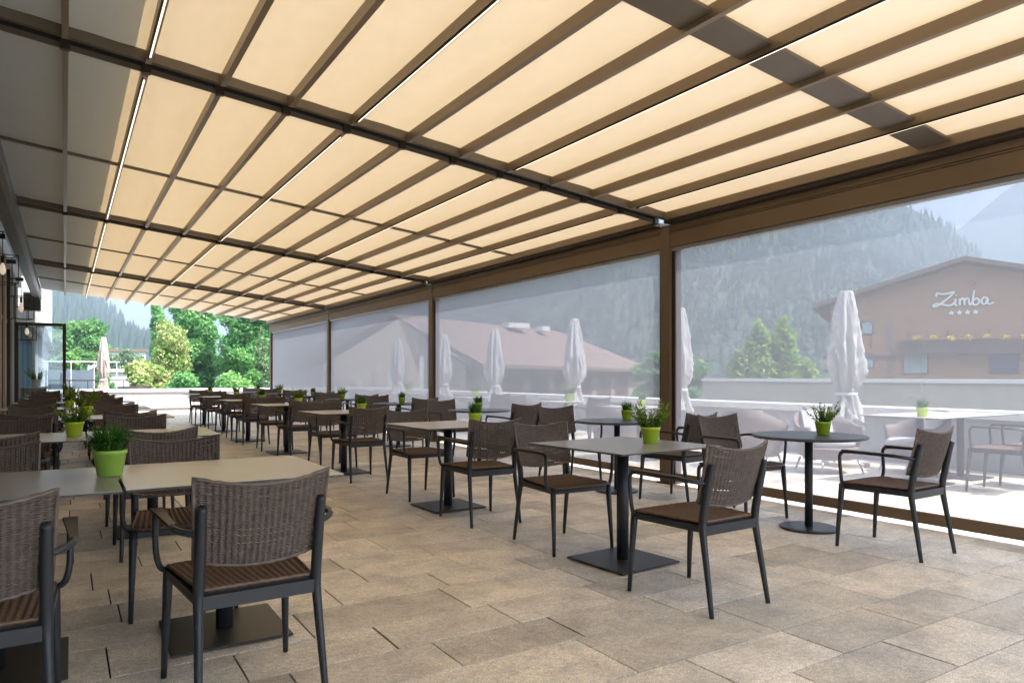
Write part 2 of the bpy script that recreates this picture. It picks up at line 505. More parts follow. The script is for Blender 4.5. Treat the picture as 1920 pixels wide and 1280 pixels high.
tag(spruces('mountain_forest', mv1, a1, b1, 13000, 4.5, 4, 0.05), 'dark conifer forest over the mountain behind the screens', 'forest')

# ------------------------------------------------------------------ trees
def crown_mesh(name, m, blobs, n, leaf, seed, shape='ellipsoid', up=0.2):
    """leaf-sized faces through the volume of several lobes"""
    r = np.random.default_rng(seed)
    tot = sum(b[3]*b[4]*b[5] for b in blobs)
    P = []; NRM = []; TI = []
    for (cx,cy,cz,rx,ry,rz) in blobs:
        k = max(20, int(n*rx*ry*rz/tot))
        d = r.normal(size=(k,3)); d /= np.linalg.norm(d, axis=1)[:,None]
        rad = r.random(k)**0.33
        rad *= 1 + 0.16*np.sin(d[:,0]*7+seed)*np.cos(d[:,2]*9+seed*2) + 0.08*r.normal(size=k)
        pts = d*rad[:,None]*np.array([rx,ry,rz]) + np.array([cx,cy,cz])
        P.append(pts); NRM.append(d)
        TI.append(np.clip(0.45+0.22*np.sin(pts[:,0]*2.3+pts[:,2]*3.1+seed)+0.22*r.normal(size=k), 0, 1))
    P = np.concatenate(P); Nn = np.concatenate(NRM); TI = np.concatenate(TI)
    k = len(P)
    a = r.normal(size=(k,3)) + Nn*0.7; a[:,2] += up; a /= np.linalg.norm(a,axis=1)[:,None]
    b = np.cross(a, r.normal(size=(k,3))); b /= np.linalg.norm(b,axis=1)[:,None]
    c = np.cross(a, b)
    s = leaf*(0.6+0.8*r.random(k))[:,None]
    V = np.empty((k,4,3))
    V[:,0] = P - b*s; V[:,1] = P - c*s*0.55; V[:,2] = P + b*s; V[:,3] = P + c*s*0.55
    me = bpy.data.meshes.new(name)
    me.from_pydata(V.reshape(-1,3).tolist(), [], np.arange(k*4).reshape(-1,4).tolist())
    me.materials.append(m)
    t = me.attributes.new('tint', 'FLOAT', 'POINT'); t.data.foreach_set('value', np.repeat(TI,4))
    me.update()
    return me

def tree(name, label, cat, x, y, zb, height, rad, m, n=5000, leaf=0.13, kind='oval', seed=1, trunk=0.12, group=None):
    t = thing(name, label, cat, (x,y,zb), 0, group)
    r = np.random.default_rng(seed)
    tb = MB()
    hb = height*0.16
    pts = [(0.05*rad*math.sin(i*1.7+seed), 0.05*rad*math.cos(i*1.3+seed), height*0.8*i/6) for i in range(7)]
    tb.tube(pts, [trunk*(1.15-0.15*i) for i in range(7)], 8, up=(1,0,0))
    for i in range(12):
        a = i*2.4 + seed; z0 = hb + (height*0.7-hb)*(i/12)
        L = rad*(0.75 if kind != 'cone' else 0.8*(1-i/13))
        rise = L*1.3 if kind == 'column' else L*0.5
        tb.tube([(0,0,z0),(L*0.45*math.cos(a), L*0.45*math.sin(a), z0+rise*0.4),(L*0.9*math.cos(a+.2), L*0.9*math.sin(a+.2), z0+rise)],
                [trunk*0.4, trunk*0.25, trunk*0.1], 5)
    tb.obj('trunk', M['bark'], t)
    blobs = []
    if kind == 'column':
        for i in range(26):
            q = (i+0.5)/26
            w = rad*(0.85+0.2*math.sin(math.pi*q))*(1 if q < 0.93 else 0.8)*(0.8+0.4*r.random())
            a = i*2.399
            blobs.append((w*0.45*math.cos(a), w*0.45*math.sin(a), hb+(height-hb)*q, w*0.6, w*0.6, height*0.075))
    elif kind == 'cone':
        for i in range(30):
            q = (i+0.5)/30
            w = rad*(1.0-q)**0.8 + 0.12
            a = i*2.399
            blobs.append((w*0.5*math.cos(a), w*0.5*math.sin(a), hb*0.5+(height-hb*0.5)*q, w*0.55, w*0.55, height*0.045))
    else:
        for i in range(22):
            z = r.random(); a = i*2.399
            prof = math.sin(math.pi*(0.12+0.8*z))**0.7
            w = rad*prof
            s_ = rad*(0.24+0.18*r.random())
            blobs.append((w*0.62*math.cos(a), w*0.62*math.sin(a), hb+(height-hb)*(0.08+0.84*z), s_, s_, s_*0.8))
    link('crown', crown_mesh('crown', m, blobs, n, leaf, seed), t)
    return t

tree('hornbeam_tree', 'tall dense green hornbeam, left of the two tallest beyond the open end', 'tree', 6.2, 43.4, -4.5, 10.6, 1.2, M['leaf_green'], 34000, 0.10, 'column', 5, 0.2)
tree('hornbeam_tree', 'broad green hornbeam beside the end post of the pergola', 'tree', 8.5, 40.2, -4.5, 10.0, 1.45, M['leaf_green'], 36000, 0.10, 'column', 9, 0.2)
tree('columnar_tree', 'narrow columnar green tree standing above the golden shrub', 'tree', 5.3, 53.3, -4.5, 10.3, 0.55, M['leaf_green'], 12000, 0.11, 'column', 15, 0.15)
tree('golden_shrub', 'pale yellow-leaved shrub sloping at the left of the green trees', 'shrub', 3.2, 37.1, -4.5, 6.6, 1.35, M['leaf_yellow'], 17000, 0.085, 'oval', 21, 0.12)
tree('golden_shrub', 'taller yellow-leaved shrub behind the low golden one', 'shrub', 4.65, 40.4, -4.5, 8.2, 1.1, M['leaf_yellow'], 16000, 0.085, 'column', 22, 0.12)
tree('green_shrub', 'dark green round shrub low in front of the hornbeams', 'shrub', 4.45, 34.1, -4.5, 6.2, 1.1, M['leaf_green'], 15000, 0.075, 'oval', 27, 0.1)
tree('green_shrub', 'bright green shrub low between the two big hornbeams', 'shrub', 6.3, 33.0, -4.5, 5.9, 1.25, M['leaf_lime'], 15000, 0.075, 'oval', 28, 0.1)
tree('green_shrub', 'bright green shrub under the right-hand hornbeam', 'shrub', 7.0, 35.2, -4.5, 7.2, 1.15, M['leaf_lime'], 14000, 0.08, 'oval', 29, 0.1)
tree('silver_conifer', 'pale silvery conifer closest to the end post', 'tree', 7.95, 35.2, -4.5, 7.9, 0.95, M['leaf_pale'], 14000, 0.07, 'cone', 31, 0.12)
tree('leafy_tree', 'light green spreading tree behind the closed beige parasol', 'tree', 0.9, 60.8, -4.5, 9.9, 2.5, M['leaf_mid'], 22000, 0.14, 'oval', 35, 0.25)
tree('leafy_tree', 'smaller yellow-green tree behind the open glass door', 'tree', -0.1, 49.5, -4.5, 7.6, 1.4, M['leaf_lime'], 12000, 0.11, 'oval', 36, 0.16)
tree('leafy_tree', 'pale hazy tree at the foot of the hill, left of the golden shrub', 'tree', 4.7, 79.7, -4.5, 8.6, 2.6, M['leaf_pale'], 14000, 0.18, 'oval', 37, 0.25)
tree('leafy_tree', 'hazy light green tree low on the slope behind the white house', 'tree', 3.0, 96.0, -4.5, 9.6, 3.4, M['leaf_lime'], 12000, 0.22, 'oval', 38, 0.25)
tree('columnar_tree', 'tallest light green column tree behind the near screen', 'tree', 29.1, 21.9, -4.5, 8.1, 0.66, M['leaf_hedge'], 11000, 0.12, 'column', 41, 0.14)
tree('columnar_tree', 'light green column tree just left of the tallest one behind the near screen', 'tree', 28.1, 22.5, -4.5, 7.9, 0.72, M['leaf_hedge'], 11000, 0.12, 'column', 45, 0.14)
tree('columnar_tree', 'short light green column tree at the left of the group behind the near screen', 'tree', 27.3, 23.1, -4.5, 6.7, 0.5, M['leaf_hedge'], 6000, 0.12, 'column', 42, 0.12)
tree('columnar_tree', 'shortest light green tree at the right of the group behind the near screen', 'tree', 29.9, 21.2, -4.5, 6.2, 0.6, M['leaf_hedge'], 6000, 0.12, 'column', 46, 0.12)
tree('round_tree', 'round green tree behind the screen, right of the brown roof', 'tree', 28.1, 29.6, -4.5, 7.2, 1.8, M['leaf_mid'], 12000, 0.14, 'oval', 43, 0.18)
tree('round_tree', 'low green tree behind the screen beside the dark post', 'tree', 27.6, 26.6, -4.5, 6.6, 1.5, M['leaf_mid'], 10000, 0.13, 'oval', 44, 0.16)

# ------------------------------------------------------------------ buildings behind the screens
def frame_box(name, P0, ex, en, w, h, dpt, m, parent, z0):
    """box on a vertical plane: P0 origin (xy), ex along, en outward"""
    b = MB()
    a = Vector((P0[0], P0[1], 0)); 
    q = [a, a+ex*w, a+ex*w+en*dpt, a+en*dpt]
    b.hexa([(p.x,p.y,z0) for p in q] + [(p.x,p.y,z0+h) for p in q])
    return b.obj(name, m, parent)

# timber hotel with a low-pitched gable
pk = at(1805, 487, 46)
ex = Vector((0.5, -0.867, 0)).normalized()          # to the right along the facade
en = Vector((-0.867, -0.5, 0)).normalized()         # towards the terrace
hotel = thing('timber_hotel', 'red-brown timber hotel with a low gable and white script sign', 'building', (0,0,0))
O = Vector((pk.x, pk.y, 0))
eL, eR, zE, zP = 7.8, 13.0, pk.z-2.55, pk.z-0.25
b = MB()
back = -en*14
def hp(u, z, k=0): 
    p = O + ex*u + (back if k else Vector((0,0,0)))
    return (p.x, p.y, z)
pr = [(-eL,-4.5),(eR,-4.5),(eR,zP-0.245*eR),(0,zP),(-eL,zE)]
b.add([hp(u,z) for u,z in pr]+[hp(u,z,1) for u,z in pr], [(0,1,2,3,4),(9,8,7,6,5),(0,5,6,1),(1,6,7,2),(4,9,5,0)])
b.obj('wall', M['wood'], hotel)
b = MB()
for (u0,z0,u1,z1) in [(-eL-1.1, zE-0.30, 0, zP+0.05), (0, zP+0.05, eR+0.8, zP-0.245*(eR+0.8)+0.05)]:
    f0 = en*1.2
    def rp(u,z,k):
        p = O + ex*u + (back if k else f0); return (p.x,p.y,z)
    b.hexa([rp(u0,z0,0),rp(u1,z1,0),rp(u1,z1,1),rp(u0,z0,1),rp(u0,z0+0.28,0),rp(u1,z1+0.28,0),rp(u1,z1+0.28,1),rp(u0,z0+0.28,1)])
b.obj('roof', M['roof_brown'], hotel)
def on_hotel(name, u, z, w, h, dpt, m, par=None):
    p = O + ex*u + en*0.004
    return frame_box(name, (p.x,p.y), ex, en, w, h, dpt, m, par or hotel, z)
for u, z, w, h in [(-5.9,4.0,0.75,0.9),(-5.9,1.7,0.8,1.0),(3.6,3.7,1.6,1.9),(-3.4,1.3,1.5,1.6),(1.4,1.3,1.6,1.6)]:
    wdw = on_hotel('window', u, z, w, h, 0.06, M['wood_dark'])
    p = O + ex*(u+0.08) + en*0.07
    frame_box('pane', (p.x,p.y), ex, en, w-0.16, h-0.16, 0.015, M['darkglass'] if u > 0 else M['curtain'], wdw, z+0.08)
for i in range(9):                                   # board joints of the upper cladding read as proud battens
    on_hotel('batten', -7.6+i*2.25, 3.05, 0.06, 1.1, 0.03, M['wood_dark'])
bal = on_hotel('balcony', -3.6, 2.55, 16.4, 0.95, 1.15, M['wood_dark'])
on_hotel('beam', -8.3, 2.35, 4.5, 0.22, 0.14, M['wood_dark'])
on_hotel('downpipe', -4.25, -4.5, 0.13, 9.2, 0.13, M['gutter'])
p = O + ex*(-3.5) + en*1.16
frame_box('rail', (p.x,p.y), ex, en, 16.2, 0.08, 0.05, M['wood'], bal, 3.52)
fl = []
for i in range(12):
    c_ = O + ex*(-2.6+i*0.95) + en*1.18
    me = crown_mesh('flower_box', M['yellow'], [(0,0,0,0.30,0.22,0.17)], 130, 0.07, 60+i)
    o = link('flower_box', me, hotel, (c_.x, c_.y, 3.62+0.05*math.sin(i*2.1)))
# script lettering and four stars, raised off the wall
def script(strokes, u0, z0, s, r=0.055):
    b = MB()
    for st in strokes:
        pts = []
        for i in range(len(st)-1):
            p0 = st[max(i-1,0)]; p1 = st[i]; p2 = st[i+1]; p3 = st[min(i+2,len(st)-1)]
            for k in range(4):
                t = k/4
                pts.append(tuple(0.5*((2*p1[a])+(-p0[a]+p2[a])*t+(2*p0[a]-5*p1[a]+4*p2[a]-p3[a])*t*t+(-p0[a]+3*p1[a]-3*p2[a]+p3[a])*t**3) for a in (0,1)))
        pts.append(st[-1])
        w3 = []
        for (a_, c_) in pts:
            p = O + ex*(u0+a_*s) + en*0.10
            w3.append((p.x, p.y, z0+c_*s))
        b.tube(w3, r, 6, up=tuple(en))
    return b
Zs = [[(0.1,0.72),(0.12,0.95),(0.4,0.88),(0.75,0.90),(1.15,1.0),(0.95,0.72),(0.6,0.4),(0.25,0.12),(0.0,0.0),(-0.12,0.06),(0.1,0.2),(0.45,0.14),(0.8,0.04),(1.05,0.10),(1.2,0.28)],
      [(1.26,0.50),(1.23,0.25),(1.25,0.04),(1.36,0.06)],
      [(1.50,0.50),(1.50,0.04)],[(1.50,0.32),(1.62,0.50),(1.74,0.46),(1.77,0.25),(1.77,0.04)],[(1.77,0.32),(1.90,0.50),(2.02,0.46),(2.05,0.2),(2.12,0.04),(2.24,0.2)],
      [(2.36,1.06),(2.30,0.6),(2.27,0.12),(2.42,0.02),(2.60,0.12),(2.62,0.36),(2.46,0.48),(2.30,0.34)],
      [(3.10,0.46),(2.92,0.52),(2.78,0.30),(2.86,0.06),(3.04,0.12),(3.12,0.48),(3.12,0.14),(3.24,0.04),(3.5,0.14)],
      [(1.27,0.74),(1.30,0.78)]]
zs0 = pk.z - 2.98
script(Zs, -1.55, zs0, 0.92, 0.07).obj('lettering', M['sign_white'], hotel, smooth=True)
cb = script([[(1.9,1.55),(2.1,1.75),(2.35,1.72),(2.5,1.5),(2.35,1.45)]], -1.55, zs0, 0.92, 0.035)
cb.obj('emblem', M['sign_red'], hotel, smooth=True)
for k in range(4):
    b = MB(); c_ = O + ex*(-0.62+k*0.44) + en*0.05; zc = zs0-0.42
    pts = []
    for q in range(10):
        rr = 0.19 if q % 2 == 0 else 0.08
        a = math.pi/2 + q*math.pi/5
        pts.append((rr*math.cos(a), rr*math.sin(a)))
    vs = [(c_ + ex*a_ ).to_tuple()[:2]+(zc+c2,) for a_,c2 in pts] + [((c_ + ex*a_ + en*0.06).to_tuple()[:2]+(zc+c2,)) for a_,c2 in pts]
    b.add(vs, [tuple(range(10)), tuple(range(19,9,-1))]+[(i,(i+1)%10,10+(i+1)%10,10+i) for i in range(10)])
    b.obj('star', M['sign_white'], hotel)

# cream hall with a brown roof
hall = thing('cream_hall', 'cream hall with a wide brown pitched roof behind the middle screens', 'building')
A_ = at(905, 683, 38); B_ = at(1229, 691, 58); R1 = at(737, 590, 40.5); R2 = at(1047, 621, 52); L_ = at(560, 683, 38)
A_.z = L_.z = 1.83; B_.z = 1.7
side = (B_-A_); side.z = 0; sN = side.normalized(); out = Vector((sN.y, -sN.x, 0))
fw = (A_-L_); fw.z = 0; fN = fw.normalized(); fO = Vector((fN.y, -fN.x, 0))
b = MB()
inA = A_ - out*0.7 + sN*0.5; inB = B_ - out*0.7
b.hexa([(inA.x,inA.y,-4.5),(inB.x,inB.y,-4.5),tuple((inB-out*9).xy)+(-4.5,),tuple((inA-out*9).xy)+(-4.5,),
        (inA.x,inA.y,1.75),(inB.x,inB.y,1.62),tuple((inB-out*9).xy)+(1.62,),tuple((inA-out*9).xy)+(1.75,)])
b.obj('side_wall', M['cream'], hall)
b = MB()
l0 = L_ + fN*1.2 ; a0 = A_ - fN*0.9; r0 = Vector((R1.x,R1.y,R1.z-0.35))
bk = -fO*9
for_ = [(l0.x,l0.y,-4.5),(a0.x,a0.y,-4.5),(a0.x,a0.y,1.7),(r0.x-0.2,r0.y-1.2,r0.z),(l0.x,l0.y,1.7)]
b.add(for_ + [(x+bk.x,y+bk.y,z) for x,y,z in for_], [(0,1,2,3,4),(9,8,7,6,5),(0,5,6,1),(1,6,7,2),(2,7,8,3),(3,8,9,4),(4,9,5,0)])
b.obj('gable_wall', M['cream'], hall)
def slab(pts, th):
    return MB().hexa([(p.x,p.y,p.z-th) for p in pts]+[tuple(p) for p in pts])
ov = fO*0.8
slab([A_+ov, B_, R2, R1+ov], 0.22).obj('roof', M['roof_brown'], hall)
r_l = slab([L_+ov, R1+ov+Vector((0,0,.003)), R1-fO*10+Vector((0,0,.003)), L_-fO*10], 0.22); r_l.obj('roof', M['roof_brown'], hall)
bq = B_ - out*12; slab([B_, bq, R2+Vector((0.01,0.01,0)), R2], 0.2).obj('roof', M['roof_brown'], hall)
for k in range(6):
    u = 2.2 + k*3.0
    p = inA + sN*u + out*0.01
    w = frame_box('window', (p.x,p.y), sN, out, 2.4, 1.6, 0.05, M['cream'], hall, -0.35)
    p2 = inA + sN*(u+0.1) + out*0.07
    frame_box('pane', (p2.x,p2.y), sN, out, 2.2, 1.4, 0.02, M['wood_dark'], w, -0.25)
for k in range(7):
    p = l0 + fN*(1.0+k*0.85) + fO*0.01
    frame_box('pilaster', (p.x,p.y), fN, fO, 0.22, 5.4+0.25*k, 0.12, M['cap'] if k % 2 else M['cream'], hall, -4.4)
for (px,py,w,d_) in [(968,606,1.6,47),(1018,612,0.6,49)]:
    c_ = at(px,py,d_)
    MB().box(c_.x-w/2,c_.x+w/2,c_.y-0.4,c_.y+0.4,c_.z-0.32,c_.z).obj('chimney', M['cap'] , hall)

# white low building and slate box past the open end, on the left
wb = thing('white_block', 'low white flat-roofed building left of the golden shrub', 'building', (5.4, 62, -4.5))
MB().box(-3.4,3.2,0,7,0,6.0).obj('wall', M['white_wall'], wb)
MB().box(-3.6,3.4,-0.2,7.2,6.0,6.22).obj('roof', M['cap'], wb)
for k in range(2):
    w = MB().box(-2.4+k*2.6,-1.0+k*2.6,-0.06,-0.004,3.6,4.9).obj('window', M['gutter'], wb)
    MB().box(-2.3+k*2.6,-1.1+k*2.6,-0.08,-0.064,3.7,4.8).obj('pane', M['darkglass'], w)
wb = thing('white_block', 'small white stepped house beyond the low flat roof', 'building', (4.2, 84, -4.5))
MB().box(-2.2,3.0,0,6,0,8.2).obj('wall', M['white_wall'], wb)
MB().box(-2.4,3.2,-0.2,6.2,8.2,8.5).obj('roof', M['roof_brown'], wb)
MB().box(-1.2,-0.2,-0.06,-0.004,6.2,7.3).obj('window', M['darkglass'], wb)
o = MB().box(-0.75,1.15,38.6,39.2,-4.5,1.45).obj('slate_wall', M['slatebox'])
tag(o, 'slate-blue garden wall seen past the open glass door', 'wall')

# grey retaining wall behind the side parapet
o = thing('retaining_wall', 'long pale grey concrete wall behind the side parapet', 'wall')
for k in range(5):
    y0 = -10 + k*5.35
    MB().box(18.0,18.3,y0,y0+5.33,-4.5,1.0).obj('panel', M['concrete'], o)
MB().box(17.94,18.36,-10,16.75,1.003,1.1).obj('coping', M['cap'], o)

# ------------------------------------------------------------------ terrace floor
XL, XR, Y0F, Y1F = -1.0, 9.6, -8.0, 27.0
o = MB().box(-6,10.0,-9,35,-4.4,-0.05).obj('terrace_slab', M['concrete']); tag(o, kind='structure')
floor = bpy.data.objects.new('floor', None); COL.objects.link(floor); tag(floor, kind='structure')
MB().box(XL-0.2,XR-0.02,Y0F,34.8,-0.049,-0.008).obj('bed', M['joint'], floor)
rows = []
pat = [(0.32,0.62),(0.42,0.86),(0.31,0.62),(0.32,0.62),(0.38,0.80),(0.32,0.62),(0.33,0.62)]
phase = {0:2.18, 1:2.79, 2:1.37, 3:0.60, 4:0.95, 5:0.59, 6:0.23}
y = 1.81; k = 0
while y < 27.0:
    w_, l_ = pat[k % 7]; rows.append((y, w_, l_, phase[k] if k < 7 else random.random()*l_)); y += w_; k += 1
y = 1.81; k = 6
while y > -6:
    w_, l_ = pat[k % 7]; y -= w_; rows.append((y, w_, l_, random.random()*l_)); k -= 1
tiles = []
for (y, w_, l_, ph) in rows:
    x = ph - math.ceil((ph-XL)/l_)*l_
    while x < XR-0.03:
        x0 = max(x, XL); x1 = min(x+l_, XR-0.03)
        if x1-x0 > 0.04: tiles.append((x0, x1, y, min(y+w_, 27.0), abs(x1-x0-l_) < 1e-4))
        x += l_
cy_, sy_ = math.cos(YAW), math.sin(YAW)
def vis(t):
    cx = (t[0]+t[1])/2; cy = (t[2]+t[3])/2
    d = cx*sy_+cy*cy_
    if d < 1.9: return 1e9
    px = 960+1336*(cx*cy_-cy*sy_)/d
    if px < -120 or px > 2040: return 1e9
    if cx > 5.6: return d + 1.2
    return d
order = sorted(range(len(tiles)), key=lambda i: vis(tiles[i]))
single = set(i for i in order[:295] if vis(tiles[i]) < 1e8)
G_ = 0.0036
cache = {}
rest = MB(); rt = []
for i, (x0,x1,y0,y1,full) in enumerate(tiles):
    w_ = round(x1-x0,3); h_ = round(y1-y0,3)
    dz = random.uniform(-0.0012,0.0012)
    if i in single:
        key = (w_,h_)
        if key not in cache:
            cache[key] = MB().box(G_,w_-G_,G_,h_-G_,-0.04,0,0.0016).mesh('tile', M['tile'])
        t = link('tile', cache[key], floor, (x0,y0,dz))
        t.rotation_euler = (random.uniform(-.0008,.0008), random.uniform(-.0006,.0006), 0)
    else:
        nb = len(rest.v)
        rest.box(x0+G_,x1-G_,y0+G_,y1-G_,-0.04,dz,0.0016)
        rt += [random.uniform(-1,1)]*(len(rest.v)-nb)
o = rest.obj('tile_field', M['tile'], floor); o['kind'] = 'stuff'
a_ = o.data.attributes.new('tint','FLOAT','POINT'); a_.data.foreach_set('value', rt)
MB().box(-1.2,9.58,27.2,34.8,-0.006,0.0).obj('outer_deck', M['parapet'], floor)

# ------------------------------------------------------------------ parapets
pp = thing('end_parapet', 'low white parapet wall across the open far end', 'wall')
for k in range(4):
    MB().box(-0.6+k*2.55,-0.6+k*2.55+2.546,27.0,27.22,0.002,0.64).obj('panel', M['parapet'], pp)
MB().box(-0.65,9.95,26.95,27.3,0.643,0.745,0.008).obj('coping', M['cap'], pp)
MB().box(-0.6,9.59,26.93,26.995,0.10,0.30).obj('ledge', M['cap'], pp)
pp = thing('side_parapet', 'long low parapet wall with white coping outside the screens', 'wall')
for k in range(7):
    MB().box(9.6,9.82,-8+k*5.0,-8+k*5.0+4.994,-0.05,0.64).obj('panel', M['parapet'], pp)
MB().box(9.54,9.98,-8,26.94,0.643,0.745,0.008).obj('coping', M['cap'], pp)

# ------------------------------------------------------------------ pergola
def zb(x): return 3.40 - 0.105*x                 # underside of the rafters
BY = [-0.95, -0.20, 5.73, 11.66, 17.59, 23.5]
perg = thing('awning_pergola', 'long bronze pergola roofed with glowing cream fabric', 'pergola')
def slope(x0,x1,y0,y1,d0,d1):
    b = MB()
    return b.hexa([(x0,y0,zb(x0)+d0),(x1,y0,zb(x1)+d0),(x1,y1,zb(x1)+d0),(x0,y1,zb(x0)+d0),
                   (x0,y0,zb(x0)+d1),(x1,y0,zb(x1)+d1),(x1,y1,zb(x1)+d1),(x0,y1,zb(x0)+d1)])
RX = [0.0 + 0.498*i for i in range(12)]
# rafters (one mesh shared), each bay its own set
for bi in range(5):
    ya, yb = BY[bi]+0.07, BY[bi+1]-0.105
    if bi == 4: yb = BY[5]+0.06
    L = yb-ya
    rm = MB().box(-0.020,0.020,0,L,0.026,0.105).mesh('rafter', M['rafter'])
    lm = MB().box(-0.005,0.005,0.14,L-0.14,0.0175,0.024).mesh('light_strip', M['led'])
    ch = MB().box(-0.013,-0.0075,0.10,L-0.1,0.015,0.0255).mesh('light_channel', M['slot'])
    bk_ = MB().box(-0.03,0.03,-0.045,-0.002,0.012,0.10).mesh('bracket', M['bronze_dark'])
    for i, x in enumerate(RX):
        rf = link('rafter', rm, perg, (x, ya, zb(x)))
        if i in (1,4,7,10):
            link('light_strip', lm, rf); link('light_channel', ch, rf)
        link('bracket', bk_, rf)
    # fabric in the bay: slightly slack between the rafters
    vs = []; fs = []
    xs = np.linspace(-0.55, 5.52, 122); ys = np.linspace(BY[bi]+0.02, BY[bi+1]-0.06 if bi < 4 else BY[5]+0.03, 30)
    for yy in ys:
        for xx in xs:
            fr = ((xx/0.498) % 1.0)
            sag = -0.012*math.sin(math.pi*fr)*abs(math.sin(math.pi*(yy-ys[0])/(ys[-1]-ys[0])*2)) + 0.0022*math.sin(yy*9+xx*3)+0.0016*math.sin(xx*21+math.sin(yy*3)*2)
            vs.append((xx, yy, zb(xx)+0.118+sag))
    nx = len(xs)
    for j in range(len(ys)-1):
        for i in range(nx-1):
            a = j*nx+i; fs.append((a,a+1,a+nx+1,a+nx))
    me = bpy.data.meshes.new('roof_fabric'); me.from_pydata(vs,[],fs); me.materials.append(M['roof_fabric'])
    me.polygons.foreach_set('use_smooth',[True]*len(fs)); me.update()
    link('roof_fabric', me, perg)
    # bar at mid-bay
    ym = (BY[bi]+BY[bi+1])/2 + 0.05
    wd = 0.12 if bi == 1 else 0.025
    slope(-0.55,5.52,ym-wd,ym+wd,0.058 if bi == 1 else 0.085,0.078 if bi == 1 else 0.11).obj('cross_bar', M['beam'], perg)
for bi in range(0, 5):
    y_ = BY[bi]
    slope(-0.75,5.53,y_-0.102,y_-0.056,0.048,0.125).obj('cross_beam', M['beam'], perg)
    slope(-0.75,5.53,y_-0.054,y_+0.052,0.118,0.150).obj('cross_beam_cover', M['slot'], perg)  # near-black colour paints the shade inside the beam gap
    slope(-0.75,5.53,y_-0.054,y_-0.048,0.044,0.116).obj('gap_shade_plate', M['slot'], perg)  # black plate, painted shade on the near side of the gap
    slope(-0.75,5.53,y_+0.054,y_+0.068,0.022,0.060).obj('cross_beam_lip', M['beam'], perg)
    slope(-0.75,5.53,y_+0.060,y_+0.066,0.0605,0.117).obj('gap_shade_plate', M['slot'], perg)  # black backing plate added so the gap above the lip reads dark
    MB().tube([(-0.7,y_+0.012,zb(-0.7)+0.092),(5.5,y_+0.012,zb(5.5)+0.092)],0.014,8).obj('roller', M['bronze_dark'], perg)
# gutter beam along the facade
for bi in range(5):
    MB().box(-0.76,-0.545,BY[bi]+0.002,BY[bi+1]-0.012,3.33,3.53).obj('gutter_beam', M['gutter'], perg)
    MB().box(-0.60,-0.535,BY[bi]+0.002,BY[bi+1]-0.012,3.29,3.327).obj('gutter_lip', M['strip'], perg)
# header beam over the screens
for bi in range(5):
    a, c_ = BY[bi]+0.072, BY[bi+1]-0.072
    MB().box(5.58,5.72,a,c_,2.575,2.732).obj('header_beam', M['bronze'], perg)
    MB().box(5.582,5.598,a,c_,2.739,2.752).obj('header_trim', M['bronze'], perg)
    MB().box(5.58,5.72,a,c_,2.759,2.815).obj('header_trim', M['bronze'], perg)
    MB().box(5.60,5.70,a,c_,2.7325,2.7585).obj('header_groove', M['slot'], perg)
    MB().box(5.60,5.70,a,c_,2.535,2.572).obj('header_slot', M['strip'], perg)
    MB().box(5.49,5.70,a,c_,2.82,2.86).obj('header_cap', M['bronze_dark'], perg)
    MB().tube([(5.555,a,2.832),(5.555,c_,2.832)],0.012,8).obj('cable_tube', M['strip'], perg)
for y_ in BY:
    MB().box(5.575,5.725,y_-0.07,y_+0.07,0.002,2.82).obj('post', M['bronze'], perg)
    MB().box(5.54,5.76,y_-0.11,y_+0.11,0.001,0.012).obj('foot_plate', M['bronze_dark'], perg)
    for s_ in (-1,1):
        MB().box(5.61,5.70,y_+s_*0.071,y_+s_*0.118,0.012,2.534).obj('guide_rail', M['bronze_dark'], perg)

# side screens
names = ['behind the camera', 'nearest screen, in front of the timber hotel', 'second screen, in front of the brown-roofed hall',
         'third screen from the camera', 'farthest screen at the open end']
for bi in range(5):
    a, c_ = BY[bi]+0.125, BY[bi+1]-0.125
    if bi == 0: lab = 'grey mesh roller screen starting beside the camera'
    else: lab = 'grey see-through roller blind, ' + names[bi]
    sc = thing('roller_screen', lab, 'screen', (5.625, a, 0), 0, 'roller screens along the terrace')
    L = c_-a
    vs = []; fs = []
    ny = 24
    for j in range(ny):
        for zz in (0.13, 0.8, 1.6, 2.54):
            vs.append((0.002*math.sin(j*1.3+zz*2), L*j/(ny-1), zz))
    for j in range(ny-1):
        for q in range(3):
            k0 = j*4+q; fs.append((k0,k0+4,k0+5,k0+1))
    me = bpy.data.meshes.new('mesh_cloth'); me.from_pydata(vs,[],fs); me.materials.append(M['screen'])
    me.polygons.foreach_set('use_smooth',[True]*len(fs)); me.update()
    link('mesh_cloth', me, sc)
    MB().box(-0.022,0.022,0,L,0.044,0.125,0.004).obj('bottom_bar', M['bronze'], sc)
    MB().box(-0.014,0.014,0,L,0.036,0.0435).obj('seal', M['slot'], sc)

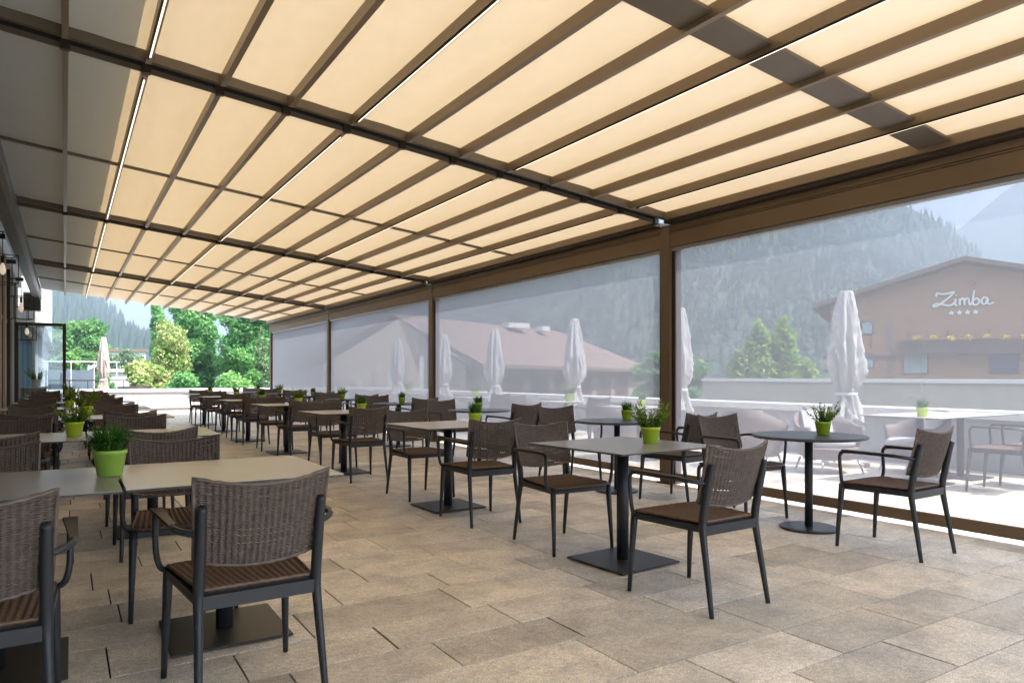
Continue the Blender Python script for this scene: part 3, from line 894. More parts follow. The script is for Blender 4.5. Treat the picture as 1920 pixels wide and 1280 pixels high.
# ------------------------------------------------------------------ building on the left
fac = thing('glazed_facade', 'dark glazed restaurant front along the left edge', 'building')
MB().box(-1.35,-1.0,-8,23.4,3.56,3.88).obj('lintel', M['white_wall'], fac)
MB().box(-6,-1.02,-8,23.4,3.885,6.5).obj('upper_wall', M['white_wall'], fac)
MB().box(-1.02,0.56,-8,23.46,3.885,4.05).obj('canopy_slab', M['white_wall'], fac)
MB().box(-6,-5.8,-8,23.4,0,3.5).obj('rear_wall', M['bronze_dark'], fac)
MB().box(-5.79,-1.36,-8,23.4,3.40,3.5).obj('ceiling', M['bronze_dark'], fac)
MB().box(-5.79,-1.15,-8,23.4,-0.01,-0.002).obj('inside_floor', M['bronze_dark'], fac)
yy = -6.0; k = 0
while yy < 23.3:
    MB().box(-1.22,-1.04,yy,yy+0.14,0.002,3.555).obj('mullion', M['beige'] if k % 3 == 2 else M['bronze_dark'], fac)
    g_ = MB().box(-1.14,-1.13,yy+0.145,yy+1.32,0.05,3.55).obj('pane', M['glass'], fac)
    MB().box(-1.17,-1.09,yy+0.145,yy+1.32,0.002,0.048).obj('sill', M['bronze_dark'], fac)
    MB().box(-1.17,-1.09,yy+0.145,yy+1.32,2.35,2.43).obj('transom', M['bronze_dark'], fac)
    yy += 1.34; k += 1
MB().box(-1.03,-0.985,17.1,17.25,0.002,3.55).obj('jamb', M['beige'], fac)
MB().box(-1.03,-0.99,19.9,19.96,0.002,3.55).obj('jamb', M['clad'], fac)
MB().box(-1.03,-0.99,21.4,21.5,0.002,3.55).obj('jamb', M['clad'], fac)
for k in range(5):
    MB().box(-1.0,-0.84,8.2+k*3.1,8.26+k*3.1,3.44,3.52).obj('fitting', M['slot'], fac)
lb = thing('louvre_box', 'olive-grey louvred box under the end of the roof gutter', 'vent', (-0.97, 23.58, 2.98))
MB().box(0,0.40,0.03,0.4,0,0.5).obj('housing', M['louvre'], lb)
for k in range(9):
    MB().hexa([(0,0.0,0.02+k*0.054),(0.40,0.0,0.02+k*0.054),(0.40,0.028,0.045+k*0.054),(0,0.028,0.045+k*0.054),
               (0,0.0,0.028+k*0.054),(0.40,0.0,0.028+k*0.054),(0.40,0.028,0.053+k*0.054),(0,0.028,0.053+k*0.054)]).obj('slat', M['louvre'], lb)

wing = thing('curtained_wing', 'white clad wing with curtained glass beyond the louvred box', 'building')
MB().box(-6,-0.62,24.2,46,2.66,7.5).obj('upper_wall', M['clad'], wing)
for k in range(26):
    MB().box(-0.617,-0.585,24.25+k*0.83,24.25+k*0.83+0.42,2.70,7.5).obj('cladding_panel', M['clad'], wing)
MB().box(-0.72,-0.50,24.2,46,2.55,2.655).obj('fascia', M['strip'], wing)
MB().box(-1.6,-1.55,24.2,46,0,2.54).obj('inner_wall', M['curtain'], wing)
b = MB(); 
cp = [(-1.15+0.05*math.sin(i*1.1), 24.3+i*0.14) for i in range(155)]
b.add([(x,y,0.03) for x,y in cp]+[(x,y,2.5) for x,y in cp], [(i,i+1,155+i+1,155+i) for i in range(154)])
b.obj('curtain', M['curtain'], wing, smooth=True)
for k in range(9):
    MB().box(-0.80,-0.72,24.3+k*2.4,24.36+k*2.4,0.002,2.548).obj('mullion', M['clad'], wing)
    MB().box(-0.765,-0.755,24.365+k*2.4,24.3+(k+1)*2.4-0.005,0.03,2.54).obj('pane', M['glass'], wing)

door = thing('glass_door', 'dark framed glass door leaf standing open across the terrace', 'door', (-0.98, 20.0, 0))
MB().box(0,0.07,-0.03,0.03,0.02,2.42).obj('stile', M['bronze_dark'], door)
MB().box(0.93,1.0,-0.03,0.03,0.02,2.42).obj('stile', M['bronze_dark'], door)
MB().box(0.072,0.928,-0.03,0.03,2.35,2.42).obj('rail', M['bronze_dark'], door)
MB().box(0.072,0.928,-0.03,0.03,0.02,0.12).obj('rail', M['bronze_dark'], door)
MB().box(0.072,0.928,-0.006,0.006,0.122,2.348).obj('pane', M['glass'], door)
MB().tube([(0.9,-0.07,1.0),(0.9,-0.07,1.25)],0.012,8).obj('handle', M['strip'], door)

cnt = thing('serving_counter', 'white serving counter at the far end of the facade', 'counter', (-0.97, 21.7, 0))
MB().box(0,0.62,0,0.7,0.86,0.90,0.005).obj('top', M['cap'], cnt)
MB().box(0.02,0.56,0.03,0.66,0.002,0.856).obj('body', M['parapet'], cnt)
MB().hexa([(0.56,0.02,0.5),(0.60,0.02,0.82),(0.60,0.66,0.82),(0.56,0.66,0.5),(0.565,0.02,0.5),(0.61,0.02,0.84),(0.61,0.66,0.84),(0.565,0.66,0.5)]).obj('apron', M['cap'], cnt)

def lantern(x,y,z,lab,s=1.0):
    t = thing('cage_lantern', lab, 'lamp', (x,y,z), 0.3, 'cage lanterns along the facade')
    b = MB(); w = 0.13*s; h = 0.34*s
    for sx in (-1,1):
        for sy in (-1,1):
            b.tube([(sx*w,sy*w,-h),(sx*w,sy*w,0)],0.007,5,up=(1,0,0))
    for zz in (-h,0):
        for s_ in (-1,1):
            b.tube([(-w,s_*w,zz),(w,s_*w,zz)],0.007,5); b.tube([(s_*w,-w,zz),(s_*w,w,zz)],0.007,5)
    b.obj('cage', M['bronze_dark'], t)
    MB().tube([(0,0,0),(0,0,0.35)],0.006,5,up=(1,0,0)).obj('cord', M['slot'], t)
    MB().tube([(0,0,-0.09*s),(0,0,0)],0.02,8,up=(1,0,0)).obj('socket', M['slot'], t)
    MB().lathe([(0.012,-0.09*s),(0.03,-0.12*s),(0.042,-0.17*s),(0.035,-0.21*s),(0.012,-0.235*s)],12).obj('bulb', M['bulb'], t, smooth=True)
    MB().tube([(-0.25,0,0.35),(0.02,0,0.35)],0.012,6).obj('bracket', M['bronze_dark'], t)
lantern(-0.78,12.9,2.95,'cage lantern with a bare bulb nearest to the camera on the facade',1.2)
lantern(-0.74,17.2,2.75,'middle cage lantern, a bare bulb before the dark glazing',1.3)
lantern(-0.72,19.2,2.35,'farthest and lowest cage lantern beside the open glass door',1.1)

# ------------------------------------------------------------------ chair (faces +Y)
def bez(pts, n=5):
    out = []
    for i in range(len(pts)-1):
        p0 = Vector(pts[max(i-1,0)]); p1 = Vector(pts[i]); p2 = Vector(pts[i+1]); p3 = Vector(pts[min(i+2,len(pts)-1)])
        for k in range(n):
            t = k/n
            out.append(0.5*((2*p1)+(-p0+p2)*t+(2*p0-5*p1+4*p2-p3)*t*t+(-p0+3*p1-3*p2+p3)*t**3))
    out.append(Vector(pts[-1]))
    return out

def back_surf(u, v):
    """u -1..1 across, v 0..1 up"""
    wv = 0.214 + 0.014*v
    x = wv*u
    y = -0.232 + 0.040*(abs(u)**2.0) - 0.078*v - 0.006*math.sin(v*math.pi)
    z = 0.520 + 0.285*v + 0.034*u*u*(0.75+0.25*v)
    return Vector((x,y,z))
def seat_surf(u, v):
    """u -1..1 across, v 0 rear..1 front"""
    x = (0.188 + 0.046*v)*u*(1-0.03*max(0,v-0.85)/0.15*abs(u)**4)
    y = -0.205 + 0.47*v - 0.02*abs(u)**6*(1 if v > 0.9 else 0)
    z = 0.447 - 0.010*math.sin(math.pi*v)*(1-u*u) - 0.010*max(0,(v-0.86)/0.14)**2
    return Vector((x,y,z))
def weave(surf, nrib, nrow, rv, amp, name, swap=False):
    """rows of strands passing in and out of ribs; real thickness"""
    b = MB(); ns = nrib*4+1
    V = []; F = []
    def nrm(u,v):
        e = 0.01
        a = surf(min(1,u+e),v)-surf(max(-1,u-e),v); c = surf(u,min(1,v+e))-surf(u,max(0,v-e))
        return a.cross(c).normalized()
    U = [-1+2*i/(ns-1) for i in range(ns)]
    for r_ in range(nrow):
        v = (r_+0.5)/nrow
        ph = 0
        jit = random.uniform(-0.12,0.12)/nrow
        o = len(V)
        for i, u in enumerate(U):
            n_ = nrm(u,v); p = surf(u,min(1,max(0,v+jit)))
            off = amp*math.cos(math.pi*i/2.0)*(1.0 if r_ % 2 else 0.8)
            c = p + n_*off
            up = (surf(u,min(1,v+0.02))-surf(u,max(0,v-0.02))).normalized()
            V += [tuple(c+up*rv), tuple(c+n_*rv*0.6), tuple(c-up*rv), tuple(c-n_*rv*0.6)]
        for i in range(ns-1):
            for q in range(4):
                q2 = (q+1)%4; F.append((o+i*4+q, o+(i+1)*4+q, o+(i+1)*4+q2, o+i*4+q2))
    b.add(V,F)
    for i in range(nrib+1):                                  # ribs
        u = -1+2*i/nrib
        pts = [surf(u, k/8) for k in range(9)]
        b.tube(pts, 0.0032, 4, ry=0.002)
    # bound edge
    ring = [surf(-1+2*i/24,0) for i in range(25)] + [surf(1,i/10) for i in range(1,11)] + [surf(1-2*i/24,1) for i in range(1,25)] + [surf(-1,1-i/10) for i in range(1,11)]
    vs = [p + Vector((0,0,0.0016*math.sin(i*2.6))) for i,p in enumerate(ring)]
    b.tube(vs, 0.0068, 6, caps=False)
    return b

proto_me = {}
proto_me['backrest'] = weave(back_surf, 21, 40, 0.0038, 0.0042, 'backrest').mesh('backrest', M['rattan'], True)
proto_me['seat'] = weave(seat_surf, 17, 62, 0.0042, 0.0052, 'seat').mesh('seat', M['rattan_warm_lit'], True)
b = MB(); nu_, nv_ = 13, 9
top = [seat_surf(-0.99+1.98*i/(nu_-1), 0.01+0.98*j/(nv_-1)) - Vector((0,0,0.003)) for j in range(nv_) for i in range(nu_)]
bot = [p - Vector((0,0,0.014)) for p in top]
q = len(top)
fs = [(j*nu_+i, j*nu_+i+1, (j+1)*nu_+i+1, (j+1)*nu_+i) for j in range(nv_-1) for i in range(nu_-1)]
b.add(top+bot, fs + [tuple(q+i for i in reversed(f)) for f in fs])
edge = [i for i in range(nu_)] + [j*nu_+nu_-1 for j in range(1,nv_)] + [(nv_-1)*nu_+i for i in reversed(range(nu_-1))] + [j*nu_ for j in reversed(range(1,nv_-1))]
b.f += [(edge[i], edge[i]+q, edge[(i+1)%len(edge)]+q, edge[(i+1)%len(edge)]) for i in range(len(edge))]
proto_me['underlay'] = b.mesh('underlay', M['rattan_pad'])

def make_chair():
    t = thing('wicker_armchair', '', 'chair')
    link('seat', proto_me['seat'], t)
    link('seat_pad', proto_me['underlay'], t)
    link('backrest', proto_me['backrest'], t)
    for s in (-1,1):
        MB().tube([(s*0.236,0.270,0.0),(s*0.232,0.262,0.15),(s*0.226,0.245,0.36),(s*0.224,0.240,0.432)],
                  [0.011,0.0135,0.0185,0.019], 10, ry=[0.012,0.015,0.020,0.021], up=(0,1,0)).obj('leg', M['anthracite'], t, True)
        MB().tube(bez([(s*0.216,-0.285,0.0),(s*0.210,-0.258,0.16),(s*0.203,-0.223,0.36),(s*0.201,-0.214,0.44),(s*0.201,-0.230,0.54),(s*0.201,-0.264,0.70),(s*0.201,-0.277,0.738)],3),
                  [0.011+0.008*min(1,k/9.0)-(0.004*max(0,(k-12)/6.0)) for k in range(19)], 10, ry=[0.012+0.010*min(1,k/9.0)-(0.006*max(0,(k-12)/6.0)) for k in range(19)], up=(0,1,0)).obj('leg', M['anthracite'], t, True)
        arm = MB().tube(bez([(s*0.232,0.232,0.425),(s*0.256,0.222,0.445),(s*0.270,0.220,0.50),(s*0.272,0.228,0.60),(s*0.272,0.222,0.643),(s*0.272,0.185,0.660),
                       (s*0.272,0.05,0.662),(s*0.272,-0.14,0.660),(s*0.258,-0.200,0.655),(s*0.210,-0.240,0.645)],4), 0.0115, 8, up=(1,0,0)).obj('armrest', M['anthracite'], t, True)
        MB().hexa([(s*0.272-0.013,-0.15,0.666),(s*0.272+0.013,-0.15,0.666),(s*0.272+0.024,0.205,0.668),(s*0.272-0.024,0.205,0.668),
                   (s*0.272-0.011,-0.15,0.672),(s*0.272+0.011,-0.15,0.672),(s*0.272+0.022,0.205,0.675),(s*0.272-0.022,0.205,0.675)]).obj('arm_pad', M['armpad'], arm)
    b = MB()
    b.box(-0.215,0.215,0.222,0.248,0.398,0.430)
    b.hexa([(-0.192,-0.230,0.385),(0.192,-0.230,0.385),(0.192,-0.206,0.385),(-0.192,-0.206,0.385),
            (-0.192,-0.230,0.432),(0.192,-0.230,0.432),(0.192,-0.206,0.432),(-0.192,-0.206,0.432)])
    for s in (-1,1): b.hexa([(s*0.200-0.011,-0.205,0.40),(s*0.200+0.011,-0.205,0.40),(s*0.224+0.011,0.221,0.40),(s*0.224-0.011,0.221,0.40),(s*0.200-0.011,-0.205,0.4315),(s*0.200+0.011,-0.205,0.4315),(s*0.224+0.011,0.221,0.4315),(s*0.224-0.011,0.221,0.4315)])
    b.obj('seat_frame', M['anthracite'], t)
    return t
chair0 = make_chair()
first = [True]
def chair(x, y, rz, label, group='woven armchairs under the pergola'):
    if first[0]:
        first[0] = False
        chair0.location = (x,y,0.001); chair0.rotation_euler = (0,0,rz); chair0['label'] = label; chair0['group'] = group
        return chair0
    return dup(chair0, label, (x,y,0.001), rz, None, group)

# ------------------------------------------------------------------ tables
def make_square(name, topmat, hw=0.425, hd=0.425, z=0.742):
    t = thing(name, '', 'table')
    MB().box(-hw,hw,-hd,hd,z-0.003,z).obj('table_top', topmat, t)
    MB().box(-hw+0.0005,hw-0.0005,-hd+0.0005,hd-0.0005,z-0.0115,z-0.0035).obj('top_edge', M['edge'], t)
    MB().tube([(0,0,0.012),(0,0,z-0.02)],0.038,20,up=(1,0,0)).obj('pole', M['anthracite'], t, True)
    MB().box(-0.25,0.25,-0.25,0.25,0.006,0.017,0.003).obj('base_plate', M['base'], t)
    b = MB()
    b.box(-0.14,0.14,-0.14,0.14,z-0.019,z-0.012)
    for s in (-1,1): b.tube([(-0.16*1,s*0.16,z-0.025),(0.16,s*0.16,z-0.025)],0.012,6)
    b.obj('bracket', M['anthracite'], t)
    b = MB()
    for sx in (-1,1):
        for sy in (-1,1): b.lathe([(0.014,0.001),(0.014,0.006)],8,sx*0.225,sy*0.225)
    b.obj('feet', M['slot'], t)
    return t
def make_round():
    t = thing('round_table', '', 'table'); z = 0.722
    MB().lathe([(0.408,z-0.024),(0.418,z-0.018),(0.42,z-0.008),(0.415,z-0.001),(0.405,z)],48).obj('table_top', M['slate'], t)
    MB().tube([(0,0,0.02),(0,0,z-0.024)],0.030,20,up=(1,0,0)).obj('pole', M['anthracite'], t, True)
    MB().lathe([(0.212,0.001),(0.218,0.006),(0.216,0.014),(0.200,0.019),(0.05,0.022)],40).obj('base_plate', M['anthracite'], t, True)
    return t
sq0 = make_square('square_table', M['laminate']); sqg0 = make_square('square_table', M['laminate_grey']); rd0 = make_round()
used = {}
def place(proto, x, y, rz, label, group):
    if id(proto) not in used:
        used[id(proto)] = 1
        proto.location = (x,y,0); proto.rotation_euler = (0,0,rz); proto['label'] = label; proto['group'] = group
        return proto
    return dup(proto, label, (x,y,0), rz, None, group)

# ------------------------------------------------------------------ potted plants
def pot_mesh(m, h=0.10, rt=0.060, rb=0.044):
    return MB().lathe([(rb-0.004,0.0),(rb,0.004),(rt-0.003,h-0.016),(rt,h-0.015),(rt+0.001,h),(rt-0.004,h),(rt-0.007,h-0.012),(rb-0.004,0.012)],28, cap=True).mesh('pot', m, True)
POT = pot_mesh(M['lime']); POTP = pot_mesh(M['lime_pale'])
SOIL = MB().lathe([(0.001,0.086),(0.052,0.084),(0.052,0.078),(0.001,0.078)],16).mesh('soil', M['soil'])
def blades(seed, n=170, L=0.15, spread=1.0):
    r = np.random.default_rng(seed); V = []; F = []; T = []
    for i in range(n):
        a = r.random()*math.tau; r0 = 0.045*math.sqrt(r.random()); lean = (0.15+0.95*r.random()**1.3)*spread
        l = L*(0.55+0.6*r.random()); w = 0.0022+0.0018*r.random(); tint = r.random()
        d = np.array([math.cos(a), math.sin(a)]); p = np.array([-d[1], d[0]])
        o = len(V); sg = 5
        for k in range(sg+1):
            t = k/sg
            out_ = r0 + l*lean*(t**1.6)*0.75; z = 0.085 + l*(t - 0.55*lean*t*t*t)
            ww = w*(1-t**2)+0.0004
            c = d*out_ + p*0.01*math.sin(i+t*2)
            V += [(c[0]-p[0]*ww, c[1]-p[1]*ww, z), (c[0]+p[0]*ww, c[1]+p[1]*ww, z)]; T += [tint*(0.3+0.7*t)]*2
        for k in range(sg): F.append((o+2*k,o+2*k+1,o+2*k+3,o+2*k+2))
    me = bpy.data.meshes.new('foliage'); me.from_pydata(V,[],F); me.materials.append(M['grass'])
    me.attributes.new('tint','FLOAT','POINT').data.foreach_set('value',T); me.update(); return me
def sprigs(seed, n=30, L=0.15):
    r = np.random.default_rng(seed); V = []; F = []; T = []; PV = []; PF = []; PT = []
    def leafq(c, d, s, t, VV, FF, TT):
        d = np.array(d)/np.linalg.norm(d); u = np.cross(d, r.normal(size=3)); u /= np.linalg.norm(u)
        o = len(VV); c = np.array(c)
        VV += [tuple(c), tuple(c+d*s*0.5+u*s*0.28), tuple(c+d*s), tuple(c+d*s*0.5-u*s*0.28)]; FF.append((o,o+1,o+2,o+3)); TT += [t]*4
    for i in range(n):
        a = r.random()*math.tau; lean = 0.15+0.85*r.random(); l = L*(0.55+0.65*r.random())
        d = np.array([math.cos(a)*lean, math.sin(a)*lean, 1.0]); d /= np.linalg.norm(d)
        base = np.array([0.03*math.cos(a), 0.03*math.sin(a), 0.083])
        m_ = 17
        for k in range(m_):
            t = (k+1)/m_
            c = base + d*l*t
            for q in range(3):
                e = d*0.7 + r.normal(size=3)*0.6
                leafq(c, e, 0.016*(1.1-0.4*t)+0.003, float(np.clip(t*0.8+0.25*r.normal(),0,1)), V,F,T)
        if r.random() < 0.55:
            tip = base + d*l*1.02
            for q in range(5): leafq(tip, d+r.normal(size=3)*0.6, 0.010, r.random(), PV,PF,PT)
    me = bpy.data.meshes.new('foliage'); me.from_pydata(V,[],F); me.materials.append(M['sprig'])
    me.attributes.new('tint','FLOAT','POINT').data.foreach_set('value',T); me.update()
    mp = bpy.data.meshes.new('buds'); mp.from_pydata(PV,[],PF); mp.materials.append(M['pink'])
    mp.attributes.new('tint','FLOAT','POINT').data.foreach_set('value',PT); mp.update()
    return me, mp
BL = [blades(s, 170, 0.13, 0.9) for s in (1,2,3)] + [blades(9, 460, 0.135, 1.3)]
SP = [sprigs(s) for s in (4,5,6)]
def plant(x, y, z, kind, v, label, sc=1.0, rz=0.0, pale=False, potm=None, group='potted plants on the tables'):
    t = thing('potted_plant', label, 'plant', (x,y,z), rz, group)
    t.scale = (sc,sc,sc)
    link('pot', potm or (POTP if pale else POT), t)
    link('soil', SOIL, t)
    if kind == 'grass': link('foliage', BL[v], t)
    else:
        f = link('foliage', SP[v][0], t); link('buds', SP[v][1], f)
    return t

# ------------------------------------------------------------------ the arrangement
ordn = ['nearest', 'second', 'third', 'fourth', 'fifth', 'sixth', 'seventh']
# middle row of square tables
A = [(3.00,3.46),(2.92,5.74),(2.88,8.45),(2.88,11.1),(2.82,13.55),(2.85,16.1),(2.85,18.6)]
ja = [(-0.14,-0.76,0.03, -0.06,0.58,-0.04),(-0.03,-0.64,-0.05,0.03,0.68,0.04),(-0.02,-0.62,0.02,0.05,0.63,0.03),
      (0.02,-0.63,0.04,-0.03,0.66,-0.05),(-0.04,-0.62,-0.03,0.02,0.64,0.02),(0.03,-0.6,0.02,0.0,0.66,0.0),(0.0,-0.62,0.03,0.02,0.64,-0.02)]
for i, (x,y) in enumerate(A):
    place(sqg0 if i == 0 else sq0, x, y, R(4) if i == 0 else R(random.uniform(-1.5,2.5)), f'{ordn[i]} square pedestal table of the middle row', 'square tables of the middle row')
    a = ja[i]
    chair(x+a[0], y+a[1], a[2], f'woven armchair with its back to the camera at the {ordn[i]} middle-row table', 'armchairs of the middle row')
    chair(x+a[3], y+a[4], math.pi+a[5], f'woven armchair on the far side of the {ordn[i]} middle-row table', 'armchairs of the middle row')
pa = [(3.20,3.42,'sprig',0),(3.13,5.62,'grass',0),(3.06,8.33,'grass',1),(3.02,10.95,'sprig',1),(2.97,13.1,'grass',2),(3.08,15.9,'sprig',2),(2.95,18.3,'grass',0)]
for i,(x,y,kd,v) in enumerate(pa):
    plant(x,y,0.742,kd,v,('leafy pink-tipped sprigs' if kd=='sprig' else 'grassy tuft')+f' in a lime pot on the {ordn[i]} middle-row table',1.0 if i else 1.05, i*1.3)
# round tables along the screens
B = [(4.86,3.44),(4.78,5.60),(4.72,8.35),(4.74,11.15),(4.74,13.7),(4.74,16.3),(4.74,18.9),(4.74,21.3)]
ordn.append('eighth')
jb = [(-0.09,-0.72,0.03,-0.02,0.63,-0.05),(0.14,-0.72,0.12,-0.12,0.66,-0.06),(0.12,-0.68,0.08,-0.1,0.66,0.05)]+[(0.04,-0.68,0.04,-0.04,0.66,-0.04)]*5
for i,(x,y) in enumerate(B):
    place(rd0, x, y, 0, f'{ordn[i]} round slate-topped table along the screens', 'round tables along the screens')
    a = jb[i]
    chair(x+a[0], y+a[1], a[2], f'woven armchair on the near side of the {ordn[i]} round table', 'armchairs at the round tables')
    chair(x+a[3], y+a[4], math.pi+a[5], f'woven armchair on the far side of the {ordn[i]} round table', 'armchairs at the round tables')
pb = [(4.98,3.40,'sprig',1),(4.93,5.62,'grass',1),(4.62,8.2,'grass',2),(4.72,10.95,'grass',0),(4.6,13.6,'sprig',2),(4.8,16.2,'grass',1),(4.7,18.8,'sprig',0),(4.7,21.2,'grass',2)]
for i,(x,y,kd,v) in enumerate(pb):
    plant(x,y,0.722,kd,v,('leafy pink-tipped sprigs' if kd=='sprig' else 'short grassy tuft')+f' in a lime pot on the {ordn[i]} round table',1.0,i*0.9+0.4)
# left rows: pairs of tables pushed together
C = [3.50,6.05,8.75,11.35,13.9,16.5,19.0]
for i,y in enumerate(C):
    for s,(x,sd) in enumerate([(0.625,'right-hand'),(-0.238,'left-hand')]):
        place(sqg0 if (i == 0 and s == 1) else sq0, x-(0.06 if i else 0), y+ (0.0 if s == 0 else -0.012), R(-0.4), f'{sd} table of the {ordn[i]} pair along the facade', 'paired tables along the facade')
        xn = (0.572 if s == 0 else -0.252) if i == 0 else x-0.10+random.uniform(-.05,.05)
        yn = y-((0.69 if s == 0 else 0.74) if i == 0 else 0.66)
        rn = (0.04 if s == 0 else 0.02) if i == 0 else random.uniform(-.06,.06)
        chair(xn, yn, rn, f'woven armchair on the near side of the {sd} table, {ordn[i]} facade pair', 'armchairs along the facade')
        chair(x-0.09+random.uniform(-.03,.03), y+0.56+(0.02 if i else 0)+random.uniform(0,.05), math.pi+random.uniform(-.05,.05), f'woven armchair on the far side of the {sd} table, {ordn[i]} facade pair', 'armchairs along the facade')
pc = [(0.165,3.55,'grass',3,1.12,True),(0.055,5.97,'sprig',2,1.05,False),(0.18,8.80,'sprig',0,1.15,False),(0.05,11.5,'grass',1,1.0,False),(0.1,14.0,'sprig',1,1.0,False),(0.12,16.55,'grass',2,1.05,False),(0.05,19.0,'sprig',2,1.1,False)]
for i,(x,y,kd,v,sc,pl) in enumerate(pc):
    plant(x,y,0.742,kd,v,('leafy pink-tipped sprigs' if kd=='sprig' else 'wide grassy tuft')+f' in a green pot on the {ordn[i]} facade pair of tables',sc,i*2.0,pl)
WP = pot_mesh(M['white_pot'])
plant(-0.62,21.95,0.90,'sprig',1,'bushy green plant in a white pot on the serving counter',1.9,0.3,False,WP,'plants at the far end')
b_ = thing('card_holder','tiny red and yellow card holder on the fifth round table','holder',(4.9,13.55,0.722))
MB().box(-0.05,0.05,-0.03,0.03,0,0.045).obj('body', M['beige'], b_); MB().box(-0.05,0.05,-0.031,0.031,0.046,0.07).obj('card', M['sign_red'], b_)

# ------------------------------------------------------------------ parasols outside
def parasol(x,y,z0,ztop,label,seed,sc=1.0,canvas=None):
    t = thing('closed_parasol', label, 'parasol', (x,y,z0), seed*0.7, 'closed parasols outside')
    Ht = ztop-z0
    sc = sc*0.86
    prof = [(0.085,1.0),(0.10,0.985),(0.125,0.93),(0.155,0.86),(0.185,0.78),(0.178,0.72),(0.20,0.66),(0.215,0.58),(0.205,0.52),(0.165,0.46),(0.13,0.42),(0.125,0.405),(0.145,0.37),(0.185,0.31),(0.215,0.26)]
    fine = []
    for i_ in range(len(prof)-1):
        for k_ in range(4):
            t_ = k_/4; fine.append((prof[i_][0]*(1-t_)+prof[i_+1][0]*t_, prof[i_][1]*(1-t_)+prof[i_+1][1]*t_))
    prof = fine + [prof[-1]]
    n = 72; r = np.random.default_rng(seed); V = []; F = []
    ph = r.random(8)*6.28
    for i,(rr,zz) in enumerate(prof):
        q = i/len(prof)
        for k in range(n):
            a = math.tau*k/n
            fold = 0.10+0.24*min(1,q*2.0)
            wr_ = 0.05*math.sin(23*a+ph[5]+9*math.sin(q*14+3*math.cos(2*a)))+0.07*math.sin(31*q+4*math.cos(3*a+ph[6]))*min(1,q*2.5)*(0 if 0.58<q<0.78 else 1)
            sag_ = 0.16*max(0,math.cos(a-ph[7]))*math.exp(-((q-0.42)/0.12)**2)
            w = 1 + fold*(0.6*math.cos(8*a+ph[0]+q*2.0)+0.35*math.cos(13*a+ph[1]-q*6)+0.35*math.cos(5*a+ph[2]+q*9))*(0.35 if 0.66 <= q <= 0.75 else 1) + wr_ + sag_
            V.append((rr*w*sc*math.cos(a), rr*w*sc*math.sin(a), Ht*zz + (0.02*math.sin(5*a+ph[3]) if i == len(prof)-1 else 0) + (0.012*math.sin(6*a+ph[4]+i) if 0.2<q<0.66 else 0)))
    for i in range(len(prof)-1):
        for k in range(n):
            k2 = (k+1)%n; F.append((i*n+k,(i+1)*n+k,(i+1)*n+k2,i*n+k2))
    F.append(tuple(range(n)))
    me = bpy.data.meshes.new('canopy'); me.from_pydata(V,[],F); me.materials.append(canvas or M['canopy'])
    me.polygons.foreach_set('use_smooth',[True]*(len(F)-1)+[False]); me.update()
    link('canopy', me, t)
    MB().lathe([(0.135,Ht*0.402),(0.138,Ht*0.41),(0.135,Ht*0.42)],24,cap=False).obj('tie', M['cap'], t)
    MB().tube([(0,0,0.05),(0,0,Ht*0.99)],0.025,10,up=(1,0,0)).obj('pole', M['strip'], t, True)
    MB().lathe([(0.28,0.0),(0.28,0.05),(0.25,0.06),(0.04,0.07)],24).obj('base', M['concrete'], t)
    for k in range(2):
        a = 0.9+k*2.6
        MB().add([(0.17*math.cos(a),0.17*math.sin(a),Ht*0.70),(0.235*math.cos(a+.1),0.235*math.sin(a+.1),Ht*0.66),(0.215*math.cos(a+.5),0.215*math.sin(a+.5),Ht*0.55),(0.18*math.cos(a+.5),0.18*math.sin(a+.5),Ht*0.64)],[(0,1,2,3)]).obj('flap', canvas or M['canopy'], t)
    return t
UY = [5.60,8.60,11.5,14.65,17.35,20.5]
ul = ['nearest closed white parasol, in front of the timber hotel', 'closed white parasol half hidden by the big post', 'closed white parasol at the middle of the second screen',
      'closed white parasol at the left of the second screen', 'closed white parasol right beside the post between second and third screens', 'closed white parasol behind the third screen']
for i,y in enumerate(UY):
    parasol(8.7, y, 0, 2.29+0.02*(i%3), ul[i], 3+i)
tan = fabric_mat('beige_parasol_cloth', (0.55,0.47,0.42), (0.5,0.42,0.38), 0.25)
parasol(1.15, 29.0, 0, 2.55, 'closed beige parasol standing beyond the end parapet', 20, 0.9, tan)

